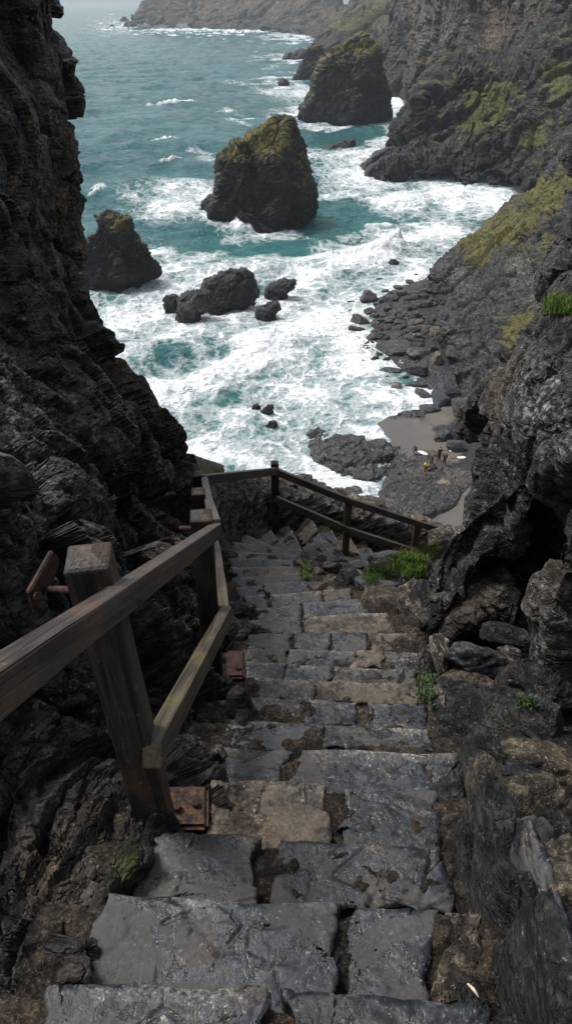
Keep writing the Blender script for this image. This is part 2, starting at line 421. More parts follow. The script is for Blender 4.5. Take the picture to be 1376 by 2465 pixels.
def sand_mat():
    m, nt, b = new_mat('wet_sand')
    P = nt.nodes.new('ShaderNodeNewGeometry').outputs['Position']
    z = nd(nt, 'SeparateXYZ', {0: P}, 2)
    n = noise(nt, P, .35, 8, .6); f = noise(nt, P, 6., 6, .7)
    wet = ss(nt, add(nt, z, mul(nt, add(nt, n, -.5), .8)), SEA + .15, SEA + 1.0, 1., 0.)
    col = mix(nt, ss(nt, f, .35, .65), (.078, .066, .055), (.118, .098, .080))
    col = mix(nt, ss(nt, n, .5, .68), col, (.07, .060, .050))
    col = mix(nt, mul(nt, wet, .85), col, (.062, .056, .052))
    att = nt.nodes.new('ShaderNodeAttribute'); att.attribute_name = 'mask'
    sm = ss(nt, add(nt, nd(nt, 'SeparateColor', {0: att.outputs[0]}), mul(nt, add(nt, noise(nt, P, .5, 6, .65), -.5), .8)), .42, .56)
    st = noise(nt, P, 1.6, 9, .7); vc = nd(nt, 'TexVoronoi', {'Vector': P, 'Scale': 2.2}, 0)
    rc = mix(nt, ss(nt, st, .40, .62), (.008, .008, .009), (.034, .034, .035))
    col = mix(nt, sm, mix(nt, ss(nt, vc, .1, .45, 0., .7), rc, (.012, .012, .013)), col)
    put(nt, b.inputs['Base Color'], col)
    put(nt, b.inputs['Roughness'], ss(nt, wet, 0., 1., .85, .5))
    put(nt, b.inputs['Normal'], bump(nt, add(nt, mul(nt, add(nt, f, n), .3), mul(nt, mth(nt, 'SUBTRACT', 1., sm), add(nt, st, mul(nt, vc, -1.5)))), .8, .25))
    return m
M['sand'] = sand_mat()

def sea_mat():
    m, nt, b = new_mat('sea_water_and_foam')
    P = nt.nodes.new('ShaderNodeNewGeometry').outputs['Position']
    att = nt.nodes.new('ShaderNodeAttribute'); att.attribute_name = 'mask'
    s = nd(nt, 'SeparateColor', {0: att.outputs[0]}).node
    dens, deep, crest = s.outputs[0], s.outputs[1], s.outputs[2]
    warp = nd(nt, 'VectorMath', {0: noise(nt, P, .12, 4, .6, out=1), 'Scale': 5.}, operation='SCALE')
    warp2 = nd(nt, 'VectorMath', {0: noise(nt, P, .7, 4, .6, out=1), 'Scale': 1.3}, operation='SCALE')
    Pw = nd(nt, 'VectorMath', {0: nd(nt, 'VectorMath', {0: P, 1: warp}, operation='ADD'), 1: warp2}, operation='ADD')
    Pw = vscale(nt, Pw, (1, .8, 1))
    v1 = nd(nt, 'TexVoronoi', {'Vector': Pw, 'Scale': .36}, feature='DISTANCE_TO_EDGE')
    v2 = nd(nt, 'TexVoronoi', {'Vector': Pw, 'Scale': .95}, feature='DISTANCE_TO_EDGE')
    lace = add(nt, mul(nt, ss(nt, v1, .02, .22, 1., 0.), .75), mul(nt, ss(nt, v2, .02, .24, 1., 0.), .45))
    nL = noise(nt, vscale(nt, P, (.16, .11, .16)), 1., 9, .62, .8)
    nF = noise(nt, P, 1.1, 8, .72, .5)
    nM = noise(nt, P, .42, 7, .65, .6)
    val = add(nt, dens, mul(nt, add(nt, nL, -.5), 1.5))
    val = add(nt, val, mul(nt, add(nt, nM, -.5), .85))
    val = add(nt, val, mul(nt, add(nt, nF, -.5), .42))
    val = add(nt, val, mul(nt, add(nt, lace, -.45), .36))
    gate = ss(nt, dens, .02, .18)
    foam = mul(nt, ss(nt, val, .25, .76), gate)
    thin = mul(nt, mul(nt, ss(nt, val, .02, .5), gate), .50)
    foam = mth(nt, 'MAXIMUM', mth(nt, 'MAXIMUM', foam, thin), crest)
    water = mix(nt, ss(nt, noise(nt, vscale(nt, P, (.05, .02, .1)), 1., 5, .6), .4, .62), (.018, .088, .094), (.036, .128, .132))
    water = mix(nt, deep, water, (.034, .150, .142))
    water = mix(nt, mul(nt, ss(nt, dens, .1, .6), .6), water, (.14, .275, .272))
    fc = mix(nt, ss(nt, nF, .3, .6), (.60, .65, .67), (.88, .90, .91))
    put(nt, b.inputs['Base Color'], mix(nt, foam, water, fc))
    put(nt, b.inputs['Roughness'], ss(nt, foam, 0., .5, .12, .9))
    b.inputs['IOR'].default_value = 1.33
    put(nt, b.inputs['Specular IOR Level'], ss(nt, foam, 0., .6, .2, .12))
    rip = noise(nt, vscale(nt, P, (.5, .8, .6), (0, 0, .5)), 1., 8, .62, .3)
    rip2 = noise(nt, vscale(nt, P, (.09, .2, .1), (0, 0, .45)), 1., 6, .6, .4)
    rip3 = noise(nt, vscale(nt, P, (.22, .42, .3), (0, 0, .6)), 1., 5, .6, .5)
    h = add(nt, mul(nt, rip, .8), add(nt, mul(nt, rip2, 2.6), mul(nt, rip3, 1.6)))
    h = add(nt, h, mul(nt, foam, mul(nt, add(nt, nF, nM), .5)))
    put(nt, b.inputs['Normal'], bump(nt, h, 1., 1.))
    return m
M['sea'] = sea_mat()
def skin_like(name, c, rough=.6):
    m, nt, b = new_mat(name)
    P = nt.nodes.new('ShaderNodeTexCoord').outputs['Object']
    n = noise(nt, P, 9., 5, .6)
    put(nt, b.inputs['Base Color'], mix(nt, ss(nt, n, .35, .65), tuple(x * .8 for x in c), c)); b.inputs['Roughness'].default_value = rough
    return m
M['skin'] = skin_like('skin', (.42, .26, .19)); M['neoprene'] = skin_like('black_neoprene', (.012, .012, .015), .5)
M['yellow'] = skin_like('yellow_cloth', (.75, .48, .06)); M['fair_hair'] = skin_like('fair_hair', (.45, .22, .10)); M['dark_hair'] = skin_like('dark_hair', (.02, .015, .012))
M['white'] = skin_like('white_board', (.75, .74, .70), .35); M['dark_cloth'] = skin_like('dark_bag_cloth', (.02, .021, .025), .8)
M['brown_cloth'] = skin_like('brown_coat_cloth', (.075, .05, .035), .8)

def leaf_mat(name, c1, c2):
    m, nt, b = new_mat(name)
    P = nt.nodes.new('ShaderNodeNewGeometry').outputs['Position']
    n = noise(nt, P, 26., 3, .6)
    put(nt, b.inputs['Base Color'], mix(nt, ss(nt, n, .38, .62), c1, c2)); b.inputs['Roughness'].default_value = .6
    return m
M['grass'] = leaf_mat('bright_grass', (.055, .105, .016), (.16, .25, .045))
M['dry_grass'] = leaf_mat('dry_grass', (.11, .105, .035), (.26, .22, .10))
M['dark_leaf'] = leaf_mat('dark_leaf', (.014, .030, .009), (.05, .085, .02))
# ================================================================= FAR SETTING
# ---- beach and sea
_wl = [(1010, 1500), (1010, 1290), (960, 1215), (905, 1110), (935, 1062), (900, 1020), (960, 990), (1025, 985), (1040, 950), (985, 905), (935, 855), (890, 812), (890, 765), (905, 720), (960, 690), (1020, 672), (1075, 640), (1110, 600), (1190, 560), (1250, 490), (1290, 452), (1330, 430)]
_w = np.array([onz(x, y, SEA) for x, y in _wl]); _w = _w[np.argsort(_w[:, 1])]
def xshore(y): return np.interp(y, _w[:, 1], _w[:, 0])
def beach_h(x, y):
    d = x - xshore(y)
    p = np.stack([np.ravel(x), np.ravel(y), np.zeros(np.size(x))], 1)
    return SEA + np.clip(d * .11, -1.5, 2.2) + np.clip((d - 18) * .35, 0, 30) + (.10 * fbm(p / 5., 4)).reshape(np.shape(x))
def on_beach(px, py):
    z = SEA + .6
    for _ in range(8):
        p = onz(px, py, z); z = float(beach_h(p[0:1], p[1:2])[0])
    return onz(px, py, z)

gx, gy = np.meshgrid(np.linspace(-6, 75, 240), np.linspace(30, 262, 520), indexing='ij')
V = np.stack([gx, gy, beach_h(gx, gy)], -1).reshape(-1, 3)
_a, _b = proj(V)
_sm = blobs(_a, _b, [(950, 1045, 110, 42, 1.2), (1060, 1000, 46, 28, 1.0), (1080, 1200, 90, 90, 1.), (1230, 452, 60, 20, 1.2), (1040, 1090, 90, 40, 1.)])
V[:, 2] += (1 - np.clip(_sm, 0, 1)) * (.28 * facet(V / 1.3, .6, .8) + .2 * fbm(V / 2.2, 4)) * sstep(-.5, 1.5, V[:, 0] - xshore(V[:, 1]))
tag(mesh('beach', V, grid_faces(240, 520), M['sand'], flip=False, mask=np.stack([_sm, 0 * _sm, 0 * _sm], 1)), 'brown wet sand beach of the cove at the foot of the cliffs', 'beach', kind='structure')

na, nr = 620, 900
az = np.linspace(math.radians(-31), math.radians(31), na)
dep = np.concatenate([np.linspace(math.radians(62), math.radians(41), 30, endpoint=False), np.linspace(math.radians(41), math.radians(5), 620, endpoint=False), np.linspace(math.radians(5), math.radians(.27), nr - 650)])
rr = -SEA / np.tan(dep)
X = np.tan(az)[:, None] * rr[None, :]; Y = np.repeat(rr[None, :], na, 0)
x, y = X.ravel(), Y.ravel()
p0 = np.stack([x, y, np.zeros_like(x)], 1)
px, py = proj(np.stack([x, y, np.full_like(x, SEA)], 1))
# how much foam lies on each stretch of water (map of the cove)
wq = p0 / 30.
jx = 48 * fbm(wq + 3, 5) * 2; jy = 22 * fbm(wq + 9, 5) * 2
qx, qy = px + jx, py + jy
dens = .44 * sstep(560, 660, qy) + .06 * sstep(470, 560, qy)
FO = [(430, 492, 105, 42, .80), (560, 535, 50, 34, 1.0), (470, 455, 60, 22, .6), (640, 560, 120, 26, .5), (300, 690, 70, 60, .75), (380, 770, 120, 55, .82), (600, 780, 110, 60, .66), (720, 650, 120, 30, .8), (860, 620, 150, 40, .95), (960, 570, 70, 35, .9), (1060, 560, 70, 50, .9),
      (1080, 470, 110, 40, .85), (960, 490, 90, 25, .85), (900, 420, 90, 35, .85), (860, 375, 120, 22, .7), (960, 350, 60, 40, .85), (800, 475, 90, 22, .6), (950, 250, 40, 40, .9), (820, 300, 130, 10, .6), (735, 270, 45, 22, .8), (720, 225, 70, 16, .55), (660, 195, 70, 9, .7), (690, 140, 70, 8, .6), (600, 292, 40, 6, .55), (700, 90, 60, 7, .6), (560, 74, 240, 3.0, .95), (290, 62, 60, 3.5, .8), (290, 48, 50, 1.5, .6), (745, 92, 40, 4, .8), (560, 268, 30, 4, .5), (500, 365, 40, 5, .45), (500, 385, 30, 5, .4),
      (640, 850, 130, 50, .90), (520, 890, 110, 42, .95), (420, 945, 70, 42, .95), (380, 905, 40, 30, .8), (800, 790, 110, 80, .86), (850, 880, 90, 60, .88), (760, 960, 110, 50, .9), (900, 960, 60, 40, .85), (690, 1010, 120, 30, .7), (480, 1080, 70, 50, .85), (620, 1110, 110, 40, .8), (780, 1120, 60, 50, .9), (850, 1165, 90, 40, .95), (560, 1160, 100, 40, .8), (470, 740, 90, 25, .7), (690, 745, 70, 30, .75), (990, 650, 60, 30, .85), (900, 740, 60, 50, .85), (930, 880, 60, 50, .9), (1000, 960, 60, 40, .9), (1190, 480, 70, 30, .8), (720, 810, 130, 40, .8), (450, 840, 50, 18, .3), (240, 740, 40, 20, .9), (380, 620, 60, 25, .8), (560, 590, 110, 20, .5), (860, 560, 60, 14, .6), (1010, 540, 50, 14, .7)]
dens = np.maximum(dens, blobs(qx, qy, FO))
_ph = np.sin((x * math.cos(math.radians(-38)) + y * math.sin(math.radians(-38))) * 2 * np.pi / 15 + 4.5 * fbm(p0 / 38. + 2, 3))
dens = dens + .17 * (_ph - .15) * sstep(0.15, .5, dens) * sstep(500, 620, qy)
CLR = [(395, 848, 56, 16, .34), (470, 874, 40, 14, .32), (350, 832, 30, 12, .3), (430, 886, 40, 9, .2), (520, 850, 30, 10, .2), (640, 608, 120, 24, .75), (480, 590, 60, 26, .4), (830, 540, 120, 24, .62), (900, 325, 70, 8, .3), (800, 325, 90, 13, .55), (560, 965, 80, 34, .36), (640, 905, 60, 28, .22), (520, 1020, 80, 28, .25), (560, 690, 40, 12, .2), (640, 460, 90, 30, .3), (470, 1130, 40, 16, .2), (730, 905, 40, 26, .25)]
dens = np.clip(dens - blobs(qx, qy, CLR), 0, 1)
# swell and chop
def wave(lam, ang, amp, seed):
    k = 2 * np.pi / lam
    ph = (x * math.cos(ang) + y * math.sin(ang)) * k + 5 * fbm(p0 / (lam * 3.2) + seed, 3)
    s = .5 + .5 * np.sin(ph)
    return amp * (s ** 1.8 - .4)
far = sstep(0, 1, np.clip(np.hypot(x, y) / 60 - 1, 0, 1))
zz = .9 * wave(38, math.radians(-62), 1.5, 1) + wave(23, math.radians(-40), .55, 4) + wave(13, math.radians(-80), .42, 7) + wave(8, math.radians(-50), .32, 9) + wave(5, math.radians(-75), .2, 12)
zz += 1.0 * fbm(p0 / np.array([9, 14, 1]), 5)
shal = np.clip((xshore(y) - x) / 22., 0.04, 1.)
zz *= shal
zz = np.where(py < 60, zz * .5, zz)
# breaking crests: (photo path of the crest, height, width, whiteness)
crest = np.zeros_like(x); bumpz = np.zeros_like(x); P0 = p0
def ridge(path, hgt, wid, white, back=.35):
    P = np.array([onz(a, b, SEA) for a, b in path])[:, :2]
    lo, hi = P.min(0) - wid * 5, P.max(0) + wid * 5
    ii = np.where((x > lo[0]) & (x < hi[0]) & (y > lo[1]) & (y < hi[1]))[0]
    if not len(ii): return
    _ridge(ii, P, hgt, wid, white)
def _ridge(ii, P, hgt, wid, white):
    p0 = P0[ii]
    dmin = np.full(len(ii), 1e9)
    jit = np.stack([fbm(p0 / (wid * 3) + 3, 3), fbm(p0 / (wid * 3) + 8, 3)], 1) * wid * 1.6
    q = p0[:, :2] + jit
    tt = np.zeros(len(ii)); n = len(P) - 1
    for k in range(n):
        a, b = P[k], P[k + 1]; ab = b - a
        t = np.clip(((q - a) @ ab) / (ab @ ab), 0, 1)
        d = np.hypot(*(q - a - t[:, None] * ab).T)
        m = d < dmin; dmin = np.where(m, d, dmin); tt = np.where(m, (k + t) / n, tt)
    taper = np.sin(np.pi * np.clip(tt, .02, .98)) ** .6
    g = np.exp(-(dmin / wid) ** 2) * taper
    brk = .65 + .7 * fbm(p0 / (wid * .8), 4)
    bumpz[ii] = np.maximum(bumpz[ii], hgt * g * np.clip(brk, .2, 1.3))
    crest[ii] = np.maximum(crest[ii], white * sstep(.25, .6, g * (.5 + brk)))
ridge([(345, 258), (400, 255), (440, 252), (478, 244)], 3.0, 2.6, 1.)
ridge([(365, 349), (410, 340), (442, 331)], 2.4, 2.2, .95)
ridge([(385, 398), (415, 392), (442, 386)], 1.6, 1.6, .8)
ridge([(213, 472), (235, 463), (256, 452)], 1.6, 1.6, .8)
ridge([(240, 462), (330, 438), (440, 415)], 2., 6., 0.)
ridge([(280, 385), (380, 352), (480, 332)], 2.4, 9., 0.)
ridge([(300, 275), (420, 262), (560, 250)], 1.6, 12., 0.)
ridge([(830, 628), (890, 610), (930, 602), (985, 600)], 2.6, 3.0, 1.)
ridge([(915, 600), (935, 592), (955, 596)], 4.6, 2.0, 1.)
ridge([(545, 548), (575, 545), (590, 556)], 4.2, 2.6, 1.)
ridge([(365, 975), (440, 950), (500, 935), (560, 895), (620, 850), (640, 800)], 1.6, 3.4, 1.)
ridge([(380, 800), (500, 745), (640, 770)], .8, 3., .6)
ridge([(700, 640), (780, 628), (840, 618)], 1.2, 2.6, .9)
ridge([(1000, 470), (1090, 462), (1160, 474)], 1.2, 3., 1.)
ridge([(860, 480), (940, 500), (1030, 490)], 1.3, 3., .9)
ridge([(830, 1000), (930, 880), (900, 800)], .3, 1.2, .4)
ridge([(320, 75), (400, 74), (520, 76), (640, 79)], 5., 14., 1.)
ridge([(870, 560), (900, 545), (960, 540)], 1., 2.4, .7)
crest *= .55 + .75 * sstep(-.25, .3, fbm(p0 / 2.6, 5))
crest = np.clip(crest, 0, 1)
foamy = np.maximum(dens, crest)
zz += bumpz * np.clip(shal * 3, .2, 1) + foamy * (.32 * fbm(p0 / 1.5, 4) + .25) * np.clip(shal * 3, .1, 1)
deepc = np.maximum(blobs(px, py, [(430, 855, 130, 60, .3), (640, 605, 260, 50, .6), (850, 540, 200, 40, .5), (560, 970, 200, 90, .55), (480, 600, 120, 50, .6)]), sstep(430, 900, py) * .35)
# the last film of each wave runs up the sand and stops at a thin line of foam
film = x - xshore(y) + 2.2 * fbm(p0 / 7., 3)
edge = np.exp(-((film - 1.2) / .35) ** 2) + .8 * np.exp(-((film + 2.6 + 2 * fbm(p0 / 5. + 4, 2)) / .4) ** 2)
swash = sstep(90, 70, y) 
dens = np.maximum(dens, swash * np.clip(edge, 0, 1) * 1.1)
V = np.stack([x, y, SEA + zz], 1)
mk = np.stack([dens, deepc, crest], 1)
tag(mesh('sea', V, grid_faces(na, nr), M['sea'], True, mk), 'rough teal sea with white foam filling the cove and breaking on the rocks', 'sea', kind='structure')
# sea bed
gx, gy = np.meshgrid(np.linspace(-6000, 6000, 8), np.linspace(20, 9900, 8), indexing='ij')
V = np.stack([gx, gy, np.full_like(gx, SEA - 3.)], -1).reshape(-1, 3)
tag(mesh('sea_bed', V, grid_faces(8, 8), M['sand']), 'sand bed under the sea', 'sea bed', kind='structure')

# ---- cliffs and headlands: nets of (photo x, photo y, distance ahead in metres)
def mk_veg(green=(), brown=(), pale=()):
    def f(V, n):
        a, b = proj(V)
        return np.stack([blobs(a, b, green), blobs(a, b, brown), blobs(a, b, pale)], 1)
    return f
o = sheet('headland', [
    [(332, 60, 1900), (322, 42, 1700), (323, 62, 1640), (330, 76, 1600)],
    [(400, -60, 2000), (368, -4, 1750), (362, 35, 1660), (375, 76, 1600)],
    [(470, -110, 2100), (445, -50, 1800), (455, 25, 1670), (465, 78, 1580)],
    [(580, -120, 2100), (560, -60, 1800), (560, 25, 1640), (565, 80, 1540)],
    [(690, -110, 2000), (660, -60, 1750), (650, 28, 1560), (655, 84, 1450)],
    [(780, -90, 1900), (740, -50, 1600), (730, 35, 1440), (735, 92, 1300)],
    [(900, -60, 1800), (850, -40, 1500), (810, 50, 1300), (800, 108, 1120)]], 420, 160, cliffdisp(120, 17, .5), M['headland'], mk_veg([(560, 20, 110, 22, .3)], [(560, 18, 120, 26, .7), (740, 30, 60, 30, .2)]))
tag(o, 'long brown topped headland on the horizon across the bay', 'headland', kind='structure')
o = sheet('cliff', [
    [(765, 110, 900), (772, 92, 760), (768, 130, 720), (764, 190, 660)],
    [(830, 30, 900), (792, 58, 770), (790, 120, 700), (790, 200, 630)],
    [(900, 0, 900), (850, 22, 760), (842, 110, 680), (835, 205, 600)],
    [(970, -50, 880), (925, -10, 750), (905, 100, 650), (890, 212, 560)],
    [(1050, -90, 850), (1000, -50, 720), (970, 90, 600), (950, 222, 520)],
    [(1120, -110, 800), (1060, -80, 660), (1030, 90, 560), (1010, 230, 500)]], 300, 240, cliffdisp(60, 9, .35), M['far_cliff'], mk_veg([(850, 60, 60, 30, .55), (900, 30, 60, 30, .5)], [(830, 50, 70, 24, .75), (900, 20, 60, 30, .6)]))
tag(o, 'dark hazy cliff with a brown grassy ridge behind the far pointed sea stack', 'cliff', kind='structure')
o = sheet('cliff', [
    [(960, 60, 620), (925, 110, 560), (915, 170, 545), (910, 230, 520)],
    [(1000, -120, 560), (985, 30, 500), (955, 120, 500), (940, 235, 480)],
    [(1060, -190, 540), (1040, -20, 470), (1020, 110, 450), (1010, 250, 430)],
    [(1110, -230, 500), (1100, -60, 430), (1085, 90, 415), (1075, 260, 395)],
    [(1190, -280, 480), (1180, -80, 405), (1165, 90, 390), (1155, 280, 360)],
    [(1280, -330, 460), (1270, -110, 380), (1255, 90, 360), (1245, 300, 330)],
    [(1400, -380, 430), (1400, -140, 350), (1390, 90, 330), (1385, 320, 300)],
    [(1600, -420, 400), (1600, -140, 330), (1600, 90, 310), (1600, 330, 280)]], 420, 360, cliffdisp(42, 7.5, .28), M['far_cliff'], mk_veg([(1085, 110, 30, 60, .4), (1020, 145, 30, 18, .6), (1340, 120, 60, 60, .6), (1230, 160, 60, 22, .6), (1120, 170, 40, 30, .35)], [(1185, 70, 24, 110, .9), (1215, 40, 30, 60, .7), (1290, 40, 22, 60, .7), (990, 40, 20, 80, .5)], [(1060, 70, 26, 60, .75), (1020, 60, 16, 60, .5), (1120, 20, 14, 50, .5), (1162, 160, 5, 50, .9)]))
tag(o, 'high grey cliff face with brown streaks at the top right', 'cliff', kind='structure')
o = sheet('cliff', [
    [(990, 290, 345), (958, 345, 290), (950, 368, 278), (940, 392, 262), (948, 412, 252)],
    [(1000, 265, 345), (972, 292, 292), (966, 345, 276), (962, 385, 262), (972, 428, 246)],
    [(1045, 205, 350), (1015, 232, 292), (1010, 300, 278), (1015, 365, 264), (1025, 424, 246)],
    [(1090, 155, 350), (1085, 180, 296), (1080, 255, 284), (1085, 335, 266), (1092, 420, 246)],
    [(1150, 165, 345), (1142, 195, 296), (1140, 262, 280), (1150, 335, 260), (1162, 420, 242)],
    [(1235, 140, 340), (1220, 185, 290), (1212, 270, 268), (1222, 345, 250), (1225, 430, 233)],
    [(1310, 80, 330), (1300, 120, 280), (1290, 235, 254), (1280, 340, 236), (1262, 462, 216)],
    [(1430, 10, 330), (1400, 55, 275), (1375, 200, 244), (1345, 345, 222), (1320, 490, 198)],
    [(1620, -60, 320), (1580, 0, 260), (1550, 200, 230), (1500, 350, 205), (1460, 520, 180)]], 460, 340, cliffdisp(22, 5.2, .45, 1.3), M['spur'], mk_veg([(1175, 250, 50, 55, .95), (1140, 300, 40, 25, .6), (1215, 215, 40, 24, .75), (1130, 215, 60, 24, .4), (1290, 325, 30, 36, .7), (1270, 345, 30, 20, .6), (1340, 190, 40, 70, .6), (1085, 200, 30, 20, .4), (1060, 300, 20, 20, .5), (1300, 400, 20, 30, .4)], [(1040, 330, 20, 40, .5)], [(1300, 300, 12, 30, .25)]))
tag(o, 'dark rocky spur with a bright green grass slope running down to the surf', 'cliff', kind='structure')
o = sheet('cliff', [
    [(1075, 640, 165), (1045, 660, 146), (1041, 682, 142), (1040, 705, 138), (1043, 720, 134.5), (1046, 735, 131)],
    [(1140, 575, 168), (1108, 616, 148), (1078, 648, 142), (1078, 700, 135), (1080, 745, 127), (1082, 790, 119)],
    [(1225, 500, 172), (1190, 538, 150), (1160, 606, 141), (1128, 680, 130), (1105, 780, 113), (1085, 880, 101)],
    [(1330, 428, 172), (1288, 486, 146), (1240, 566, 135), (1200, 655, 122), (1155, 790, 106), (1110, 950, 93)],
    [(1400, 320, 165), (1376, 370, 134), (1330, 520, 120), (1290, 650, 108), (1235, 800, 96), (1160, 985, 87)],
    [(1560, 220, 150), (1520, 270, 122), (1470, 480, 108), (1420, 660, 96), (1370, 850, 86), (1280, 1050, 77)],
    [(1720, 150, 140), (1680, 250, 110), (1640, 480, 98), (1600, 700, 86), (1540, 900, 76), (1450, 1100, 70)]], 420, 420, cliffdisp(10, 2.1, .6, 1.3), M['grey_rock'], mk_veg([(1185, 560, 75, 38, .8), (1150, 610, 40, 40, .7), (1250, 530, 70, 50, .6), (1310, 470, 60, 60, .7), (1255, 800, 50, 50, .9), (1330, 610, 50, 50, .5), (1120, 570, 40, 30, .6), (1240, 590, 40, 30, .4), (1370, 420, 40, 50, .7)], [(1280, 640, 60, 40, .5), (1225, 560, 40, 30, .35)], [(1100, 660, 40, 40, .35), (1250, 640, 40, 30, .3), (1290, 700, 30, 40, .3)]))
tag(o, 'grassy slope and grey cliff foot above the boulder beach on the right', 'cliff', kind='structure')

# ---- rocks standing in the sea
vg = lambda *g: mk_veg(g)
tag(stack('sea_stack', [(281, 668, 700), (288, 655, 706), (300, 640, 709), (330, 600, 713), (352, 572, 720), (378, 532, 727), (400, 530, 736), (430, 531, 745), (470, 524, 752), (505, 508, 755), (535, 512, 745)], 196, M['stack'], 7., 1.9, .75, 340, 300, vg((640, 330, 70, 45, .9), (560, 370, 30, 14, .6), (735, 440, 20, 50, .4)), dispf=cliffdisp(8.5, 2.1, .6, 1.0)), 'tall dark sea stack with a slanting mossy top in the middle of the bay', 'sea stack')
tag(stack('sea_stack', [(82, 866, 886), (92, 852, 897), (120, 820, 905), (150, 782, 911), (185, 766, 917), (225, 757, 924), (258, 742, 929), (280, 728, 931), (296, 740, 925)], 382, M['stack'], 14., 3.4, .75, 260, 240, mk_veg([(840, 112, 60, 14, .6), (890, 110, 30, 40, .6), (900, 180, 16, 60, .4)], [(800, 200, 40, 30, .6), (890, 150, 20, 50, .5)]), dispf=cliffdisp(17., 4.0, .6, 1.0)), 'large pointed sea stack furthest out with a sharp brown ridge', 'sea stack')
tag(stack('sea_stack', [(511, 256, 266), (520, 249, 282), (531, 243, 308), (548, 236, 317), (580, 222, 328), (610, 212, 346), (640, 205, 364), (656, 200, 375), (680, 196, 345), (725, 205, 270)], 142, M['stack'], 4.5, 1.3, .75, 240, 200, vg((290, 545, 30, 30, .5), (265, 520, 14, 10, .5)), dispf=cliffdisp(4.2, 1.35, .7, 1.1)), 'small jagged dark sea stack close beside the left cliff', 'sea stack')
tag(stack('sea_stack', [(110, 738, 775), (122, 733, 780), (150, 730, 785), (178, 715, 785), (193, 706, 790)], 585, M['stack'], 12., 3., .9, 120, 100, vg((755, 114, 20, 8, .8))), 'small grassy topped rock just left behind the pointed stack', 'sea stack')
def sea_rock(prof, d, L, amp, label, cat='rock', foot=2., name='sea_rock', mat='sea_rock', n=(140, 90), maskf=None):
    return tag(stack(name, prof, d, M[mat], L, amp, .8, n[0], n[1], foot=foot, thin=1.6, maskf=maskf, dispf=cliffdisp(L, amp * 1.15, .8, .9)), label, cat)
sea_rock([(652, 552, 588), (660, 522, 600), (676, 498, 611), (700, 482, 617), (722, 474, 610), (736, 480, 575)], 131, 3.6, .8, 'long low black rock awash with white trickles in the middle of the foam', n=(220, 140), maskf=mk_veg((), (), [(490, 725, 26, 22, .7)]))
sea_rock([(702, 458, 500), (714, 440, 508), (735, 430, 505), (758, 428, 480)], 125, 2.4, .7, 'low ledge streaming with white water at the left foot of the long low black rock', n=(160, 100), maskf=mk_veg((), (), [(468, 740, 40, 22, 1.)]))
sea_rock([(676, 680, 708), (684, 652, 710), (695, 642, 706), (703, 640, 690)], 137, 1.4, .35, 'flat dark rock to the right of the long low black rock')
sea_rock([(731, 645, 670), (742, 622, 674), (755, 616, 660)], 126, 1.2, .3, 'small dark rock under the flat rock in the middle foam')
sea_rock([(712, 400, 425), (722, 394, 440), (730, 398, 450)], 130, 1., .3, 'small black rock at the left tip of the long low rock')
sea_rock([(338, 835, 851), (350, 800, 852), (360, 782, 851), (367, 776, 840)], 308, 3., .8, 'low dark rock like an upturned hull between the two big stacks')
sea_rock([(192, 676, 690), (199, 670, 695), (205, 672, 694)], 545, 4., .8, 'tiny dark rock left of the pointed stack far out')
sea_rock([(122, 720, 745), (130, 692, 748), (139, 684, 745)], 790, 8., 1.6, 'flat dark reef far out left of the small grassy rock')
sea_rock([(41, 296, 302), (46, 292, 306), (49, 290, 308)], 1950, 14., 2.2, 'tiny pointed islet off the left tip of the headland', 'islet')
sea_rock([(60, 266, 274), (65, 264, 276)], 1720, 7., 1.2, 'tiny low islet left of the headland tip', 'islet')
sea_rock([(52, 304, 318), (57, 300, 326), (64, 298, 330)], 1690, 12., 2., 'low dark rock touching the left tip of the headland', 'islet')
sea_rock([(360, 935, 965), (372, 905, 968), (388, 880, 970), (400, 866, 968)], 268, 4., 1.1, 'low dark ledge with water pouring off at the tip of the green spur')
sea_rock([(374, 945, 972), (388, 915, 975), (405, 893, 974), (425, 880, 968), (434, 878, 960)], 248, 4., 1.1, 'black wave washed rock in front of the tip of the green spur')
sea_rock([(475, 505, 520), (490, 490, 522), (512, 478, 520)], 206, 2.2, .6, 'black wave washed ledge at the left foot of the big middle stack')
sea_rock([(500, 600, 640), (520, 585, 650), (545, 572, 636), (558, 575, 615)], 190, 2.4, .7, 'black lump of rock at the front foot of the big middle stack')
sea_rock([(976, 648, 656), (985, 634, 658), (1002, 622, 650)], 89, .8, .2, 'thin black rock tip poking out of the lacy foam')
sea_rock([(975, 612, 622), (982, 606, 626)], 90, .6, .15, 'very small reddish rock left of the thin black tip')
sea_rock([(1015, 650, 662), (1024, 640, 666)], 85, .6, .15, 'very small black rock below the thin black tip')
sea_rock([(620, 694, 702), (627, 690, 706)], 159, .8, .2, 'very small black rock in foam above the flat dark rock') if False else None
sea_rock([(625, 940, 950), (632, 934, 958)], 157, .8, .2, 'lone small rock in white foam below the splash on the right')
